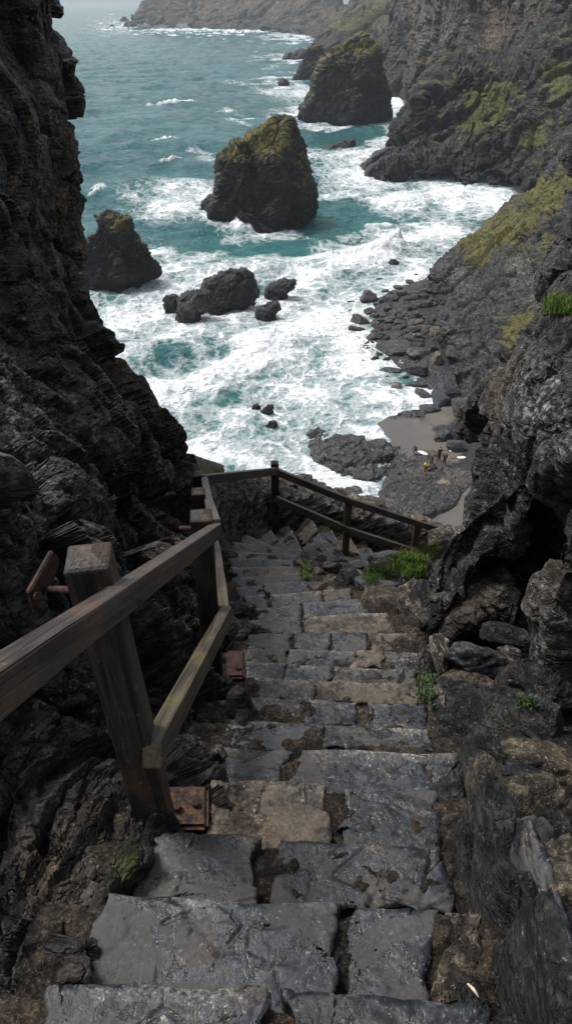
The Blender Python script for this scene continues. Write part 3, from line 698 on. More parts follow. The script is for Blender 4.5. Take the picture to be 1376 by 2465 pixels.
# ================================================================= BEACH
def bpoly(pts, z=SEA): return [onz(a, b, z) for a, b in pts]
tag(mound('rock_outcrop', bpoly([(738, 1040), (760, 1025), (820, 1045), (880, 1058), (945, 1075), (990, 1085), (985, 1110), (940, 1135), (910, 1165), (840, 1150), (790, 1135), (740, 1095)]), .55, M['beach_rock'], 2.4, .62, 3., 260, 100, SEA + .25, thin=2.2), 'low dark reef of broken rock between the foam and the wet sand', 'rock')
tag(mound('rock_outcrop', bpoly([(925, 1160), (960, 1120), (1000, 1085), (1060, 1075), (1130, 1070), (1180, 1150), (1115, 1190), (1050, 1230), (1000, 1255), (930, 1240), (915, 1200)], SEA + 1.), .45, M['beach_rock'], 2.6, .30, 4., 280, 110, SEA + .75, thin=2.4, maskf=mk_veg((), [(1060, 1095, 70, 32, 1.), (1090, 1150, 30, 30, .6), (1020, 1130, 40, 20, .5)])), 'wide grey rock platform the people are standing on', 'rock')
def brock(px, py, w, h, seed, label, mat='beach_rock', group=None, sub=4, name='boulder', sunk=.25, cat='boulder', flat=.75, rough=.06):
    p = on_beach(px, py + h * .55)
    dpt = depth_of(p); rx = w * dpt / F * .5; rz = max(h * dpt / F * .55, .12) * flat + .05
    o = rock(name, p + np.array([0, rx * .2, rz * (1 - 2 * sunk) * .5]), (rx, max(rx * .75, rz), rz), seed, M[mat], sub=sub, rough=rough, rot=(rnd.uniform(-.2, .2), rnd.uniform(-.2, .2), rnd.uniform(-.5, .5)))
    return tag(o, label, cat, group)
BR = [(887, 702, 46, 46, 'tall wedge shaped boulder at the seaward end of the boulder heap'), (912, 671, 36, 20, 'long boulder behind the tall wedge boulder, lapped by foam'), (956, 687, 28, 13, 'small rounded boulder alone in foam right of the tall wedge boulder'),
      (836, 747, 36, 18, 'narrow dark boulder at the left edge of the boulder heap'), (866, 758, 48, 42, 'large rounded dark boulder left in the heap beside the surf'), (795, 774, 28, 12, 'outlying flat rock nearest the open foam, upper of two'), (811, 800, 36, 16, 'outlying oval rock nearest the open foam, lower of two'),
      (857, 789, 42, 20, 'low dark boulder just under the large rounded one'), (1019, 694, 42, 22, 'dark boulder against the foot of the grassy slope'), (925, 697, 22, 12, 'little boulder beside the foot of the tall wedge boulder'),
      (938, 882, 54, 30, 'broad smooth boulder in the swash below the slanting slab'), (920, 906, 30, 16, 'low dark boulder under the broad smooth one'), (953, 923, 28, 32, 'upright lumpy boulder standing in the swash'), (1004, 914, 46, 28, 'rounded dark boulder in the swash beside the smooth grey slab'), (1017, 944, 44, 24, 'oval grey boulder below the rounded dark one'),
      (948, 962, 40, 26, 'pointed boulder in the swash above the sand'), (928, 982, 28, 10, 'thin flat rock just under the pointed boulder'), (864, 904, 20, 10, 'lone small rock in the foam left of the broad smooth boulder'), (1002, 876, 60, 38, 'blocky dark boulder below the boulder heap'), (963, 889, 22, 10, 'little rock right of the broad smooth boulder'),
      (981, 951, 22, 14, 'small boulder right of the pointed boulder'), (996, 971, 18, 11, 'small round stone above the edge of the wet sand'), (1062, 951, 44, 44, 'square grey boulder at the top of the sand'), (1034, 974, 52, 28, 'flat sloping grey boulder where the foam meets the sand'), (1072, 915, 84, 70, 'big smooth blue grey slab leaning on the cliff foot'),
      (1112, 965, 60, 60, 'dark block between the square boulder and the near crag'), (1100, 1062, 60, 40, 'flat grey rock at the right end of the sand by the crag'), (1064, 1037, 48, 38, 'dark boulder sitting on the sand above the people'), (1006, 999, 10, 6, 'single pebble on the wet sand'), (950, 822, 92, 44, 'large slanting slab at the lower edge of the boulder heap'), (1005, 834, 62, 42, 'thick dark slab behind the large slanting slab'), (1001, 770, 44, 22, 'pale flat topped stone in the middle of the boulder heap'),
      (1027, 786, 34, 22, 'tan stone right of the pale flat topped stone'), (1050, 790, 40, 26, 'brownish angular stone next to the shingle patch'), (1052, 850, 30, 42, 'upright brown stone wedged under the cliff foot'), (1088, 735, 70, 56, 'added dark rock for the shaded cave at the foot of the grassy slope'), (1105, 1012, 48, 60, 'tall grey rock between the sand and the near crag'), (850, 1178, 44, 30, 'rounded boulder in the foam behind the railing'), (1060, 1160, 50, 26, 'tilted pale brown slab on the rock platform below the people'), (1035, 1185, 46, 22, 'pale crusted rock below the tilted brown slab'), (1000, 1172, 60, 20, 'long flat brown ledge stone on the rock platform'),  # rock at the grassy slope foot is added in place of a cave's shade
      (1040, 1222, 22, 20, 'blue grey round stone at the edge of the lower sand'), (1002, 1215, 26, 18, 'pale grey stone left of the blue grey round stone')]
for i, (a, b, w, h, lab) in enumerate(BR):
    mat = 'grey_rock' if ('grey' in lab or 'smooth' in lab) else 'tan_beach' if ('tan' in lab or 'brown' in lab or 'pale' in lab) else 'beach_rock'
    if mat == 'tan_beach':
        if mat not in M: M[mat] = rock_mat('tan_beach_rock', (.06, .05, .04), (.17, .14, .11), (.2, .15, .1), .8, .5, .5, 0.)
    if mat == 'grey_rock':
        mat = 'blue_boulder'
        if mat not in M: M[mat] = rock_mat('blue_grey_boulder', (.03, .033, .038), (.068, .072, .08), (.07, .065, .055), .9, .2, .4, 0., rough=(.4, .7))
    lowflat = 'slab' in lab or 'ledge' in lab or 'crusted' in lab
    brock(a, b, w, h, 100 + i, lab, mat, flat=.5 if lowflat else .8, rough=.07 if lowflat else .06)
g = np.random.default_rng(5)
nb = 0
HEAP = np.array([(890, 735), (930, 700), (1030, 690), (1065, 735), (1095, 790), (1060, 830), (985, 845), (915, 835), (880, 790)], float)
def inside(x, y, P):
    c = False; j = len(P) - 1
    for i in range(len(P)):
        if (P[i][1] > y) != (P[j][1] > y) and x < (P[j][0] - P[i][0]) * (y - P[i][1]) / (P[j][1] - P[i][1]) + P[i][0]: c = not c
        j = i
    return c
while nb < 170:
    a, b = g.uniform(870, 1110), g.uniform(685, 860)
    if not inside(a, b, HEAP): continue
    w = g.uniform(9, 24) if nb > 30 else g.uniform(22, 36)
    brock(a, b, w, w * g.uniform(.5, .8), 300 + nb, 'small dark boulder lying in the heap at the foot of the grassy cliff', 'beach_rock', 'boulders in the heap at the cliff foot', sub=3, flat=.9)
    nb += 1
for i in range(26):
    a, b = g.uniform(835, 898), g.uniform(812, 848)
    brock(a, b, g.uniform(8, 15), g.uniform(6, 10), 600 + i, 'small black rock in the wave washed cluster left of the slanting slab', 'sea_rock', 'wave washed rocks left of the slanting slab', sub=3)
for i, (a, b, w) in enumerate([(845, 726, 22), (868, 715, 16), (905, 655, 20), (940, 662, 15), (985, 676, 20), (1000, 660, 14), (822, 758, 16), (835, 775, 18), (872, 868, 18), (900, 860, 24), (912, 850, 20), (930, 860, 22), (880, 886, 16), (975, 905, 20), (985, 925, 22), (905, 925, 14), (915, 940, 18), (970, 968, 16), (960, 995, 12), (890, 745, 30), (905, 770, 26), (935, 715, 28)]):
    brock(a, b, w, w * .62, 1500 + i, 'dark boulder ringed by foam along the seaward edge of the boulder heap', 'beach_rock', 'boulders in the foam beside the heap', sub=3, flat=.9)
for i in range(16):
    a, b = [(1075, 438), (1058, 436), (1085, 450), (1062, 456), (1100, 462), (1126, 466), (1140, 470), (1095, 474), (1112, 480), (1162, 476), (1054, 478), (1086, 484), (1132, 454), (1114, 494), (1178, 470), (1068, 474)][i]
    w = 20 if i in (2,) else g.uniform(7, 15)
    brock(a, b, w, w * .6, 700 + i, 'small black rock in the shallows before the far little beach', 'sea_rock', 'rocks in the shallows of the far beach', sub=3)
for i in range(60):
    a = g.uniform(1110, 1262); b = 440 - (a - 1110) * .02 - g.uniform(-4, 36) * (1 if a > 1150 else .6)
    w = g.uniform(9, 22)
    p = at(a, b, -(SEA + 1.5) * 0 + 236 + (440 - b) * .1)
    p = onz(a, b, SEA + 1.2 + (440 - b) * .06); dpt = depth_of(p); r = w * dpt / F * .5
    o = rock('boulder', p, (r, r * .9, r * .6), 800 + i, M['spur'], sub=3)
    tag(o, 'dark boulder in the scree below the green spur', 'boulder', 'boulders in the scree below the green spur')
for i in range(90):
    a, b = g.uniform(1060, 1112), g.uniform(785, 830)
    brock(a, b, g.uniform(5, 10), g.uniform(4, 6), 900 + i, 'grey pebble in the shingle patch under the cliff foot', 'blue_boulder', 'pebbles in the shingle patch', sub=2, name='pebble', cat='pebble')

# ---- people
def skinned(name, J, E, R, mat, lv=1):
    me = bpy.data.meshes.new(name); me.from_pydata([tuple(j) for j in J], E, []); me.update()
    o = bpy.data.objects.new(name, me); COL.objects.link(o)
    md = o.modifiers.new('s', 'SKIN'); md.use_smooth_shade = True
    for i, r in enumerate(R):
        v = me.skin_vertices[0].data[i]; v.radius = (r, r); v.use_root = (i == 0)
    sd = o.modifiers.new('d', 'SUBSURF'); sd.levels = lv; sd.render_levels = lv
    dg = bpy.context.evaluated_depsgraph_get(); dg.update()
    m2 = bpy.data.meshes.new_from_object(o.evaluated_get(dg)); m2.name = name
    o.modifiers.clear(); o.data = m2; m2.materials.clear(); m2.materials.append(mat)
    bpy.data.meshes.remove(me)
    return o
def person(foot, face, label, suit='neoprene', top=None, hair='dark_hair', bend=0., crouch=0., arms=(.2, .2), step=.12, h=1.74):
    root = empty('person', foot); tag(root, label, 'person', 'people on the beach')
    s = h / 1.74
    hipz = .92 - crouch * .45
    lean = Vector((0, math.sin(bend), math.cos(bend)))
    hip = Vector((0, -crouch * .25, hipz)); ch = hip + lean * .34; nk = hip + lean * .54; hd0 = nk + lean * .09; hd = hd0 + lean * .12 + Vector((0, .02, 0)); tp = hd + lean * .08
    J = [hip, ch - lean * .14, ch, nk, hd0, hd, tp]; E = [(0, 1), (1, 2), (2, 3), (3, 4), (4, 5), (5, 6)]
    R = [.135, .125, .150, .062, .085, .095, .062]
    nose = len(J); J.append(hd + Vector((0, .105, -.01))); E.append((5, nose)); R.append(.018)
    suitJ = [hip, ch - lean * .14, ch, nk - lean * .03]; suitE = [(0, 1), (1, 2), (2, 3)]; suitR = [.150, .140, .165, .085]
    sj = 4
    arm_parts = []
    for k, sd in enumerate((-1, 1)):
        sh = ch + lean * .12 + Vector((sd * .185, 0, 0)); a = arms[k]
        el = sh + Vector((sd * .07, .28 * math.sin(a), -.28 * math.cos(a))); wr = el + Vector((-sd * .02, .25 * math.sin(a + .35), -.25 * math.cos(a + .35)))
        b0 = len(J); J += [sh, el, wr, wr + (wr - el).normalized() * .06]; E += [(2, b0), (b0, b0 + 1), (b0 + 1, b0 + 2), (b0 + 2, b0 + 3)]; R += [.062, .046, .032, .040]
        hand = wr + (wr - el).normalized() * .075; dr = (wr - el).normalized()
        for f_ in range(4):
            q = len(J); J += [hand + Vector((0, (f_ - 1.5) * .019, 0)) + dr * .035, hand + Vector((-sd * .008, (f_ - 1.5) * .02, 0)) + dr * (.085 - .008 * abs(f_ - 1.3))]
            E += [(b0 + 3, q), (q, q + 1)]; R += [.010, .008]
        q = len(J); J.append(hand + Vector((-sd * .02, .05, 0))); E.append((b0 + 3, q)); R.append(.010)
        suitJ += [sh, el, wr]; suitE += [(2, sj), (sj, sj + 1), (sj + 1, sj + 2)]; suitR += [.080, .060, .046]; sj += 3
        hp = hip + Vector((sd * .095, 0, -.06)); kn = Vector((sd * .11, .05 + crouch * .42 + sd * step * .4, .49 - crouch * .06)); an = Vector((sd * .11, sd * step - .02, .09)); toe = an + Vector((sd * .02, .16, -.055))
        b0 = len(J); J += [hp, kn, an, toe]; E += [(0, b0), (b0, b0 + 1), (b0 + 1, b0 + 2), (b0 + 2, b0 + 3)]; R += [.092, .062, .042, .038]
        suitJ += [hp, kn, an + Vector((0, 0, .02))]; suitE += [(0, sj), (sj, sj + 1), (sj + 1, sj + 2)]; suitR += [.108, .075, .055]; sj += 3
    Rz = Matrix.Rotation(face, 3, 'Z')
    tr = lambda L: [Rz @ (Vector(v) * s) for v in L]
    def put_(o): o.parent = root; return o
    put_(skinned('body', tr(J), E, [r * s for r in R], M['skin']))
    put_(skinned('wetsuit' if suit == 'neoprene' else 'clothing', tr(suitJ), suitE, [r * s for r in suitR], M[suit]))
    if top:
        put_(skinned('jacket', tr([hip - lean * .02, suitJ[1], ch, nk - lean * .05, suitJ[4], suitJ[5], suitJ[10], suitJ[11]]), [(0, 1), (1, 2), (2, 3), (2, 4), (4, 5), (2, 6), (6, 7)], [.175 * s, .165 * s, .19 * s, .09 * s, .095 * s, .07 * s, .095 * s, .07 * s], M[top]))
    V, Fc = ico(3); V = V[:, :] * np.array([.098, .108, .085]) * s
    keep = V
    hv = np.array([tuple(Rz @ (Vector(v) + (hd + lean * .045 + Vector((0, -.028, 0))) * s)) for v in keep])
    o = mesh('hair', hv, Fc, M[hair], True, recentre=False); o.parent = root
    return root
PB = lambda a, b: on_beach(a, b) + np.array([0, 0, 1.0])
def ground_hit(a, b):
    bpy.context.view_layer.update()
    d = Vector(ray(a, b)).normalized()
    dg = bpy.context.evaluated_depsgraph_get()
    hit, loc, nrm, idx, ob, mt = SC.ray_cast(dg, Vector((0, 0, 0)) + d * 40, d)
    return np.array(loc) if hit else on_beach(a, b)
def drop(p):
    dg = bpy.context.evaluated_depsgraph_get()
    hit, loc, nrm, idx, ob, mt = SC.ray_cast(dg, Vector((p[0], p[1], p[2] + 3)), Vector((0, 0, -1)))
    return np.array(loc) if hit else p
spots = [(998, 1092), (1055.5, 1107.6), (1067.5, 1119.6), (1023, 1139.6), (1038, 1119)]
G_ = [ground_hit(*q) for q in spots]
bd = [ground_hit(1017, 1091), ground_hit(1084, 1085), ground_hit(1109, 1102), ground_hit(1021, 1116), ground_hit(1043, 1127), ground_hit(1034, 1133)]
person(G_[0], 2.6, 'person in dark clothes crouching at the edge of the reef', 'dark_cloth', None, 'dark_hair', .7, .75, (.6, .7), .06)
person(G_[1], .4, 'person in a black wetsuit standing upright, left of the two at the right', 'neoprene', None, 'dark_hair', 0., 0., (.1, .15), .08, 1.82)
person(G_[2], -.3, 'fair haired person in a black wetsuit standing at the right', 'neoprene', None, 'fair_hair', .05, 0., (.35, .2), .1, 1.76)
person(G_[3], 2.9, 'person in a yellow top and black trousers nearest the rocks', 'neoprene', 'yellow', 'dark_hair', .15, 0., (.5, .6), .05)
person(G_[4], 1.9, 'person in a dark brown coat bending forward behind the yellow top', 'dark_cloth', 'brown_cloth', 'dark_hair', .75, .15, (.9, 1.), .1)
def board(c, L, W, yaw, label, mat='white', name='surfboard', cat='surfboard', tilt=0., T=.06):
    nu, nv = 28, 16
    u = np.linspace(-1, 1, nu); ph = np.linspace(0, 2 * np.pi, nv, endpoint=False)
    Vv = np.zeros((nv, nu, 3)); w = np.sqrt(np.maximum(1 - np.abs(u) ** 2.6, 0.0005))
    Vv[:, :, 0] = u * L / 2; Vv[:, :, 1] = np.cos(ph)[:, None] * w * W / 2; Vv[:, :, 2] = np.sin(ph)[:, None] * T / 2 * (w ** .5) + .10 * (u ** 2) * (L / 2) * .3
    R = np.array(Matrix.Rotation(yaw, 3, 'Z') @ Matrix.Rotation(tilt, 3, 'Y'))
    q = Vv.reshape(-1, 3) @ R.T + np.asarray(c) + (0, 0, T / 2 + .03)
    return tag(mesh(name, q, grid_faces(nv, nu, True), M[mat], True), label, cat)
board(bd[0], 1.3, .62, -.75, 'white board lying on the rock near the crouching person')
board(bd[1], .75, .3, 1.1, 'small narrow white board lying right of the standing pair')
board(bd[2], 1.1, .5, .1, 'white board at the far right beside the near crag')
board(bd[3] + np.array([0, 0, .55]), 1.5, .55, .75, 'dark board carried between the bending person and the yellow top', 'dark_cloth', tilt=-.5)
for k, (w_, lab) in enumerate(((.42, 'dark bag lying on the rock, right of two'), (.3, 'smaller dark bag on the rock, left of two'))):
    o = rock('bag', bd[4 + k] + np.array([0, 0, .12]), (w_, w_ * .45, .16), 60 + k, M['dark_cloth'], sub=3, planes=6, rough=.03, rot=(0, 0, .4)); tag(o, lab, 'bag')
# ================================================================= STAIRS
stairs = empty('stone_staircase', (0, .6, -1.8))
tag(stairs, 'rough slate staircase running down between the rocks and turning right at the wall', 'staircase')
NL = [(110, 2400, 1200, 2452), (228, 2180, 1187, 2214), (345, 2022, 1115, 2056), (393, 1892, 1097, 1920), (480, 1813, 1100, 1832), (535, 1737, 1045, 1768), (548, 1686, 1035, 1711), (553, 1642, 1015, 1660), (575, 1603, 1005, 1622), (585, 1568, 1010, 1580), (592, 1538, 1003, 1528), (592, 1503, 935, 1482), (588, 1472, 885, 1450), (578, 1446, 852, 1424), (565, 1420, 790, 1402), (556, 1396, 740, 1386), (550, 1372, 727, 1369), (548, 1350, 722, 1352), (548, 1330, 720, 1340)]
NOS = []
for k, (a, b, c, d) in enumerate(NL):
    z = -1.6 - .18 * k
    NOS.append((onz(a, b, z), onz(c, d, z)))
piv = np.array([.16, 6.42, 0])
def nos(a, b, z): return (np.array([a[0], a[1], z]), np.array([b[0], b[1], z]))
z = NOS[-1][0][2]
p18 = NOS[-1]
WL = [(onz(556, 1311, z - .18), piv + (.0, .05, z - .18)), (onz(590, 1292, z - .36), piv + (.03, .08, z - .36)), (onz(650, 1280, z - .54), piv + (.08, .10, z - .54)), (onz(702, 1278, z - .72), piv + (.18, .10, z - .72))]
NOS += WL
zc = z - .72; xf, xn = NOS[-1][0][0], NOS[-1][1][0]
for k in range(1, 8):
    NOS.append((np.array([xf + .27 * k, 7.98 + .035 * k, zc - .18 * k]), np.array([xn + .06 + .27 * k, 6.75, zc - .18 * k])))
# custom slabs: photo px range along the nosing, depth share of the tread, kind of stone
SL = {0: [(118, 652, 0, 'slate'), (672, 1190, 0, 'slate')],
      1: [(262, 822, 0, 'slate'), (866, 1060, 0, 'slate'), (1068, 1160, .5, 'brown_rock')],
      2: [(366, 468, .1, 'grey_slate'), (474, 640, 0, 'slate'), (682, 1058, .3, 'slate')],
      3: [(506, 792, .0, 'tan_slate'), (826, 1050, 0, 'slate')],
      4: [(505, 706, .05, 'slate'), (730, 1092, 0, 'slate')],
      5: [(555, 782, 0, 'slate'), (788, 1028, .35, 'grey_slate')],
      6: [(572, 736, .1, 'slate'), (742, 858, .05, 'slate'), (882, 1026, 0, 'slate')],
      7: [(612, 752, 0, 'grey_slate'), (766, 1005, .1, 'tan_slate')],
      8: [(590, 690, .1, 'slate'), (694, 800, 0, 'slate'), (803, 962, .1, 'slate'), (966, 1003, 0, 'grey_slate')],
      9: [(590, 690, 0, 'grey_slate'), (694, 850, 0, 'slate'), (856, 925, .1, 'tan_slate'), (929, 1008, 0, 'grey_slate')],
      10: [(598, 705, 0, 'slate'), (709, 795, .1, 'grey_slate'), (800, 886, .05, 'slate'), (890, 1000, .1, 'tan_slate')],
      11: [(597, 722, 0, 'slate'), (728, 930, .0, 'tan_slate')],
      12: [(592, 720, .1, 'grey_slate'), (726, 862, 0, 'slate')],
      13: [(584, 640, 0, 'slate'), (645, 770, .1, 'grey_slate'), (775, 845, 0, 'tan_slate')],
      14: [(570, 628, 0, 'slate'), (632, 735, 0, 'slate'), (740, 786, .1, 'tan_slate')],
      15: [(560, 612, .1, 'grey_slate'), (616, 735, 0, 'slate')],
      16: [(555, 610, 0, 'slate'), (613, 725, .1, 'tan_slate')],
      17: [(552, 628, 0, 'grey_slate'), (632, 720, 0, 'slate')],
      18: [(552, 650, .1, 'slate'), (655, 718, 0, 'grey_slate')],
      19: [(0, .55, 0, 'slate'), (.57, 1, 0, 'slate')], 20: [(0, .6, 0, 'grey_slate'), (.62, 1, 0, 'slate')], 21: [(0, .25, 0, 'tan_slate'), (.27, .97, 0, 'slate')], 22: [(0, .22, 0, 'tan_slate'), (.24, .95, 0, 'slate')],
      23: [(0, .2, 0, 'tan_slate'), (.22, .9, .05, 'grey_slate')], 24: [(0, .5, 0, 'slate'), (.53, .97, 0, 'grey_slate')], 25: [(0, .25, 0, 'tan_slate'), (.27, .95, 0, 'slate')], 26: [(0, .5, 0, 'slate'), (.52, .95, 0, 'slate')], 27: [(0, .9, 0, 'slate')], 28: [(0, .9, 0, 'slate')], 29: [(0, .9, 0, 'tan_slate')]}
def terrace(n, steps):
    q = n * steps; f = np.floor(q); r = q - f
    return (f + sstep(.9, 1., r)) / steps
def slab(k, s0, s1, t0, A0, B0, A1, B1, z, mat, parent, seed):
    dpt = depth_of((A1 + B1) / 2); cell = max(.005, dpt * .0021)
    W = np.linalg.norm(B1 - A1) * (s1 - s0); D = np.linalg.norm((A1 + B1) / 2 - (A0 + B0) / 2) * (1.03 - t0)
    nu, nv = int(np.clip(W / cell, 10, 130)), int(np.clip(D / cell, 8, 90))
    u, v = np.meshgrid(np.linspace(0, 1, nu), np.linspace(0, 1, nv), indexing='ij')
    S = s0 + (s1 - s0) * u; T = t0 + (1.03 - t0) * v
    P = (A0 * (1 - S[..., None]) + B0 * S[..., None]) * (1 - T[..., None]) + (A1 * (1 - S[..., None]) + B1 * S[..., None]) * T[..., None]
    P[..., 2] = z
    p = P.reshape(-1, 3); off = np.array([seed * 3.1, seed * 1.7, 0])
    # ragged outline
    e = np.minimum(np.minimum(u, 1 - u) * W, np.minimum(v, 1 - v) * D).ravel()
    j = np.stack([fbm(p * 6 + off, 3, .5), fbm(p * 6 + off + 31, 3, .5), np.zeros(len(p))], 1) * np.exp(-e / .05)[:, None] * .05
    jag = facet(p * np.array([7, 7, 1]) + off, .9, .9)
    j[:, :2] += (jag * np.exp(-e / .04) * .026)[:, None]
    j *= (1 - .72 * np.exp(-((1 - v.ravel()) * D) / .03))[:, None]
    p = p + j
    tl = np.array([0., 0.]) if k > 18 else np.array([rnd.uniform(-.015, .015), rnd.uniform(-.025, .02)])
    c = p.mean(0)
    n1 = fbm(p * np.array([3.2, 5.5, 1]) + off + 7, 4); n2 = fbm(p * np.array([9, 15, 1]) + off + 2, 4)
    h = .006 * terrace(n1 + .35 * n2 + .12 * fbm(p * 30 + off, 3), 6.) + .0012 * fbm(p * 26 + off, 4, .6)
    f1_, f2_, _, _ = worley(p * np.array([4., 7., 1]) + off + .03 * fbm(p * 9, 3)[:, None])
    gl = facet(p * np.array([4.5, 9, 1]) + off + 50, .10, .6) * .006 - .007 * np.exp(-((f2_ - f1_) / .022) ** 2) * (fbm(p * 2.2 + off, 2) > .02)
    h += gl + (p[:, :2] - c[:2]) @ tl
    if mat == 'grey_slate' and k in (5,): h += .02 * terrace(fbm(p * np.array([2.5, 22, 1]) + off, 3), 4)
    h -= .007 * np.exp(-e / .004) + rnd.uniform(-.012, .008)
    top = p.copy(); top[:, 2] += h + .028
    V = [top]; Fc = [grid_faces(nu, nv)]
    ids = np.arange(nu * nv).reshape(nu, nv)
    loop = np.concatenate([ids[:-1, 0], ids[-1, :-1], ids[1:, -1][::-1], ids[0, 1:][::-1]])
    low = top[loop].copy(); low[:, 2] = z - .06
    ctr = low.mean(0); low[:, :2] += (ctr[:2] - low[:, :2]) * .02
    li = np.arange(len(loop)) + nu * nv
    sk = np.stack([loop, li, np.roll(li, -1), np.roll(loop, -1)], -1)
    rim = top[loop]; ri = np.arange(len(loop)) + nu * nv; li = ri + len(loop)
    sk = np.stack([ri, li, np.roll(li, -1), np.roll(ri, -1)], -1)
    V = np.concatenate([top, rim, low]); Fc = np.concatenate([Fc[0], sk[:, ::-1]])
    wear = np.exp(-((1 - v.ravel()) * D / .018)) * sstep(-.15, .25, fbm(p * 6 + off, 3))
    wear = np.concatenate([wear, wear[loop], 0 * wear[loop]]); mk_ = np.stack([0 * wear, 0 * wear, wear], 1)
    nrm = np.cross(V[Fc[0, 1]] - V[Fc[0, 0]], V[Fc[0, 3]] - V[Fc[0, 0]])
    return mesh('slab', V, Fc, M[mat], True, mk_, nrm[2] < 0, parent)
for k in range(0, len(NOS)):
    A1, B1 = NOS[k]; z = A1[2]
    if k == 0:
        A0, B0 = np.array([A1[0] + .02, A1[1] - .62, z]), np.array([B1[0], B1[1] - .62, z])
    else:
        A0, B0 = NOS[k - 1][0].copy(), NOS[k - 1][1].copy(); A0[2] = B0[2] = z
    # earth and mortar body of the step
    wl, wr = (.13, .16) if k < 19 else (.12, .10)
    dv = (B1 - A1) / np.linalg.norm(B1 - A1); dv0 = (B0 - A0) / np.linalg.norm(B0 - A0)
    nu = int(np.clip(np.linalg.norm(B1 - A1) / max(.0055, depth_of(A1) * .0026), 30, 240)); nv = max(14, nu // 3)
    u, v = np.meshgrid(np.linspace(0, 1, nu), np.linspace(0, 1, nv), indexing='ij')
    a0, b0, a1, b1 = A0 - dv0 * wl, B0 + dv0 * wr, A1 - dv * wl, B1 + dv * wr
    bk = (a0 + b0) / 2 - (a1 + b1) / 2; bk = bk / np.linalg.norm(bk) * .04
    a0, b0 = a0 + bk, b0 + bk
    P = (a0 * (1 - u[..., None]) + b0 * u[..., None]) * (1 - v[..., None]) + (a1 * (1 - u[..., None]) + b1 * u[..., None]) * v[..., None]
    p = P.reshape(-1, 3).copy(); vv = v.ravel()
    e = (1 - vv)
    w1, w2, wi, _ = worley(p * 22 + fbm(p * 15, 3)[:, None] * .5)
    p[:, 2] = z + .013 + .026 * fbm(p * 7, 5, .6) + .020 * facet(p * 11, .8, .8) + .016 * np.maximum(0, .5 - w1) * (BV[wi] > .45) + .012 * ridged(p * 30, 3) - .025 * np.exp(-e / .06) - .030 * sstep(.62, .40, vv)
    p[:, :2] += (np.stack([fbm(p * 6, 3), fbm(p * 6 + 9, 3)], 1) * .03) * np.exp(-e / .15)[:, None]
    ids = np.arange(nu * nv).reshape(nu, nv)
    loop = np.concatenate([ids[:-1, 0], ids[-1, :-1], ids[1:, -1][::-1], ids[0, 1:][::-1]])
    low = p[loop].copy(); low[:, 2] = z - .55
    li = np.arange(len(loop)) + nu * nv
    sk = np.stack([loop, li, np.roll(li, -1), np.roll(loop, -1)], -1)
    V = np.concatenate([p, low]); Fq = grid_faces(nu, nv)
    nrm = np.cross(V[Fq[0, 1]] - V[Fq[0, 0]], V[Fq[0, 3]] - V[Fq[0, 0]])
    stp = mesh('step', V, np.concatenate([Fq, sk[:, ::-1]]), M['mortar'], True, None, nrm[2] < 0, stairs)
    for q, (x0, x1, t0, mt) in enumerate(SL.get(k, [])):
        if x1 > 2:
            f = lambda x: (x - NL[k][0]) / (NL[k][2] - NL[k][0])
            x0, x1 = f(x0), f(x1)
        t0 = (.12 if k < 5 else .44 if k < 18 else .2) + t0 * .5 + rnd.uniform(0, .08)
        if k >= 5 and mt == 'slate': mt = 'mid_slate'  # farther treads take the lighter copy of the slate
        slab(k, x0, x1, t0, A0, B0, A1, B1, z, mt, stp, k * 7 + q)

def stair_z(y):
    ys = [n[0][1] for n in NOS[:19]]; return np.interp(y, [0.] + ys, [-1.45] + [n[0][2] for n in NOS[:19]])
def right_x(y): return np.interp(y, [n[1][1] for n in NOS[:19]], [n[1][0] for n in NOS[:19]])
# ================================================================= NEAR CLIFFS
def near_disp(amp_k, thin=3., tl=.85):
    def f(p):
        dp = np.maximum(depth_of(p.T), 1.)
        w = p + fbm(p * .9 + 5, 3)[:, None] * .10 + fbm(p * 3.1 + 1, 3)[:, None] * .02
        big = facet(strata(w / 1.5, 1.4, STEEP), tl, .9)
        a = facet(strata(w / .55, thin * .6, STEEP) + 4, tl, .9)
        b = facet(strata(w / .21, thin, STEEP) + 3.3, .8, .9)
        c = facet(strata(w / .075, thin, STEEP) + 7.7, .8, .9)
        d = ridged(p * 7 + 2, 5, .6)
        nr = sstep(4.2, 2., dp)
        e = nr * (.045 * facet(w / .13 + 11, .9, .9) + .016 * facet(w / .045 + 5, .9, .9))
        g = np.clip(dp / 6., .22, .8)
        return amp_k * (g * .55 * big + np.minimum(g, .8) * .52 * a + .11 * b + .026 * c + .03 * d + e + .14 * g * fbm(p * .55, 4))
    return f
def lich(*b): return mk_veg((), (), b)
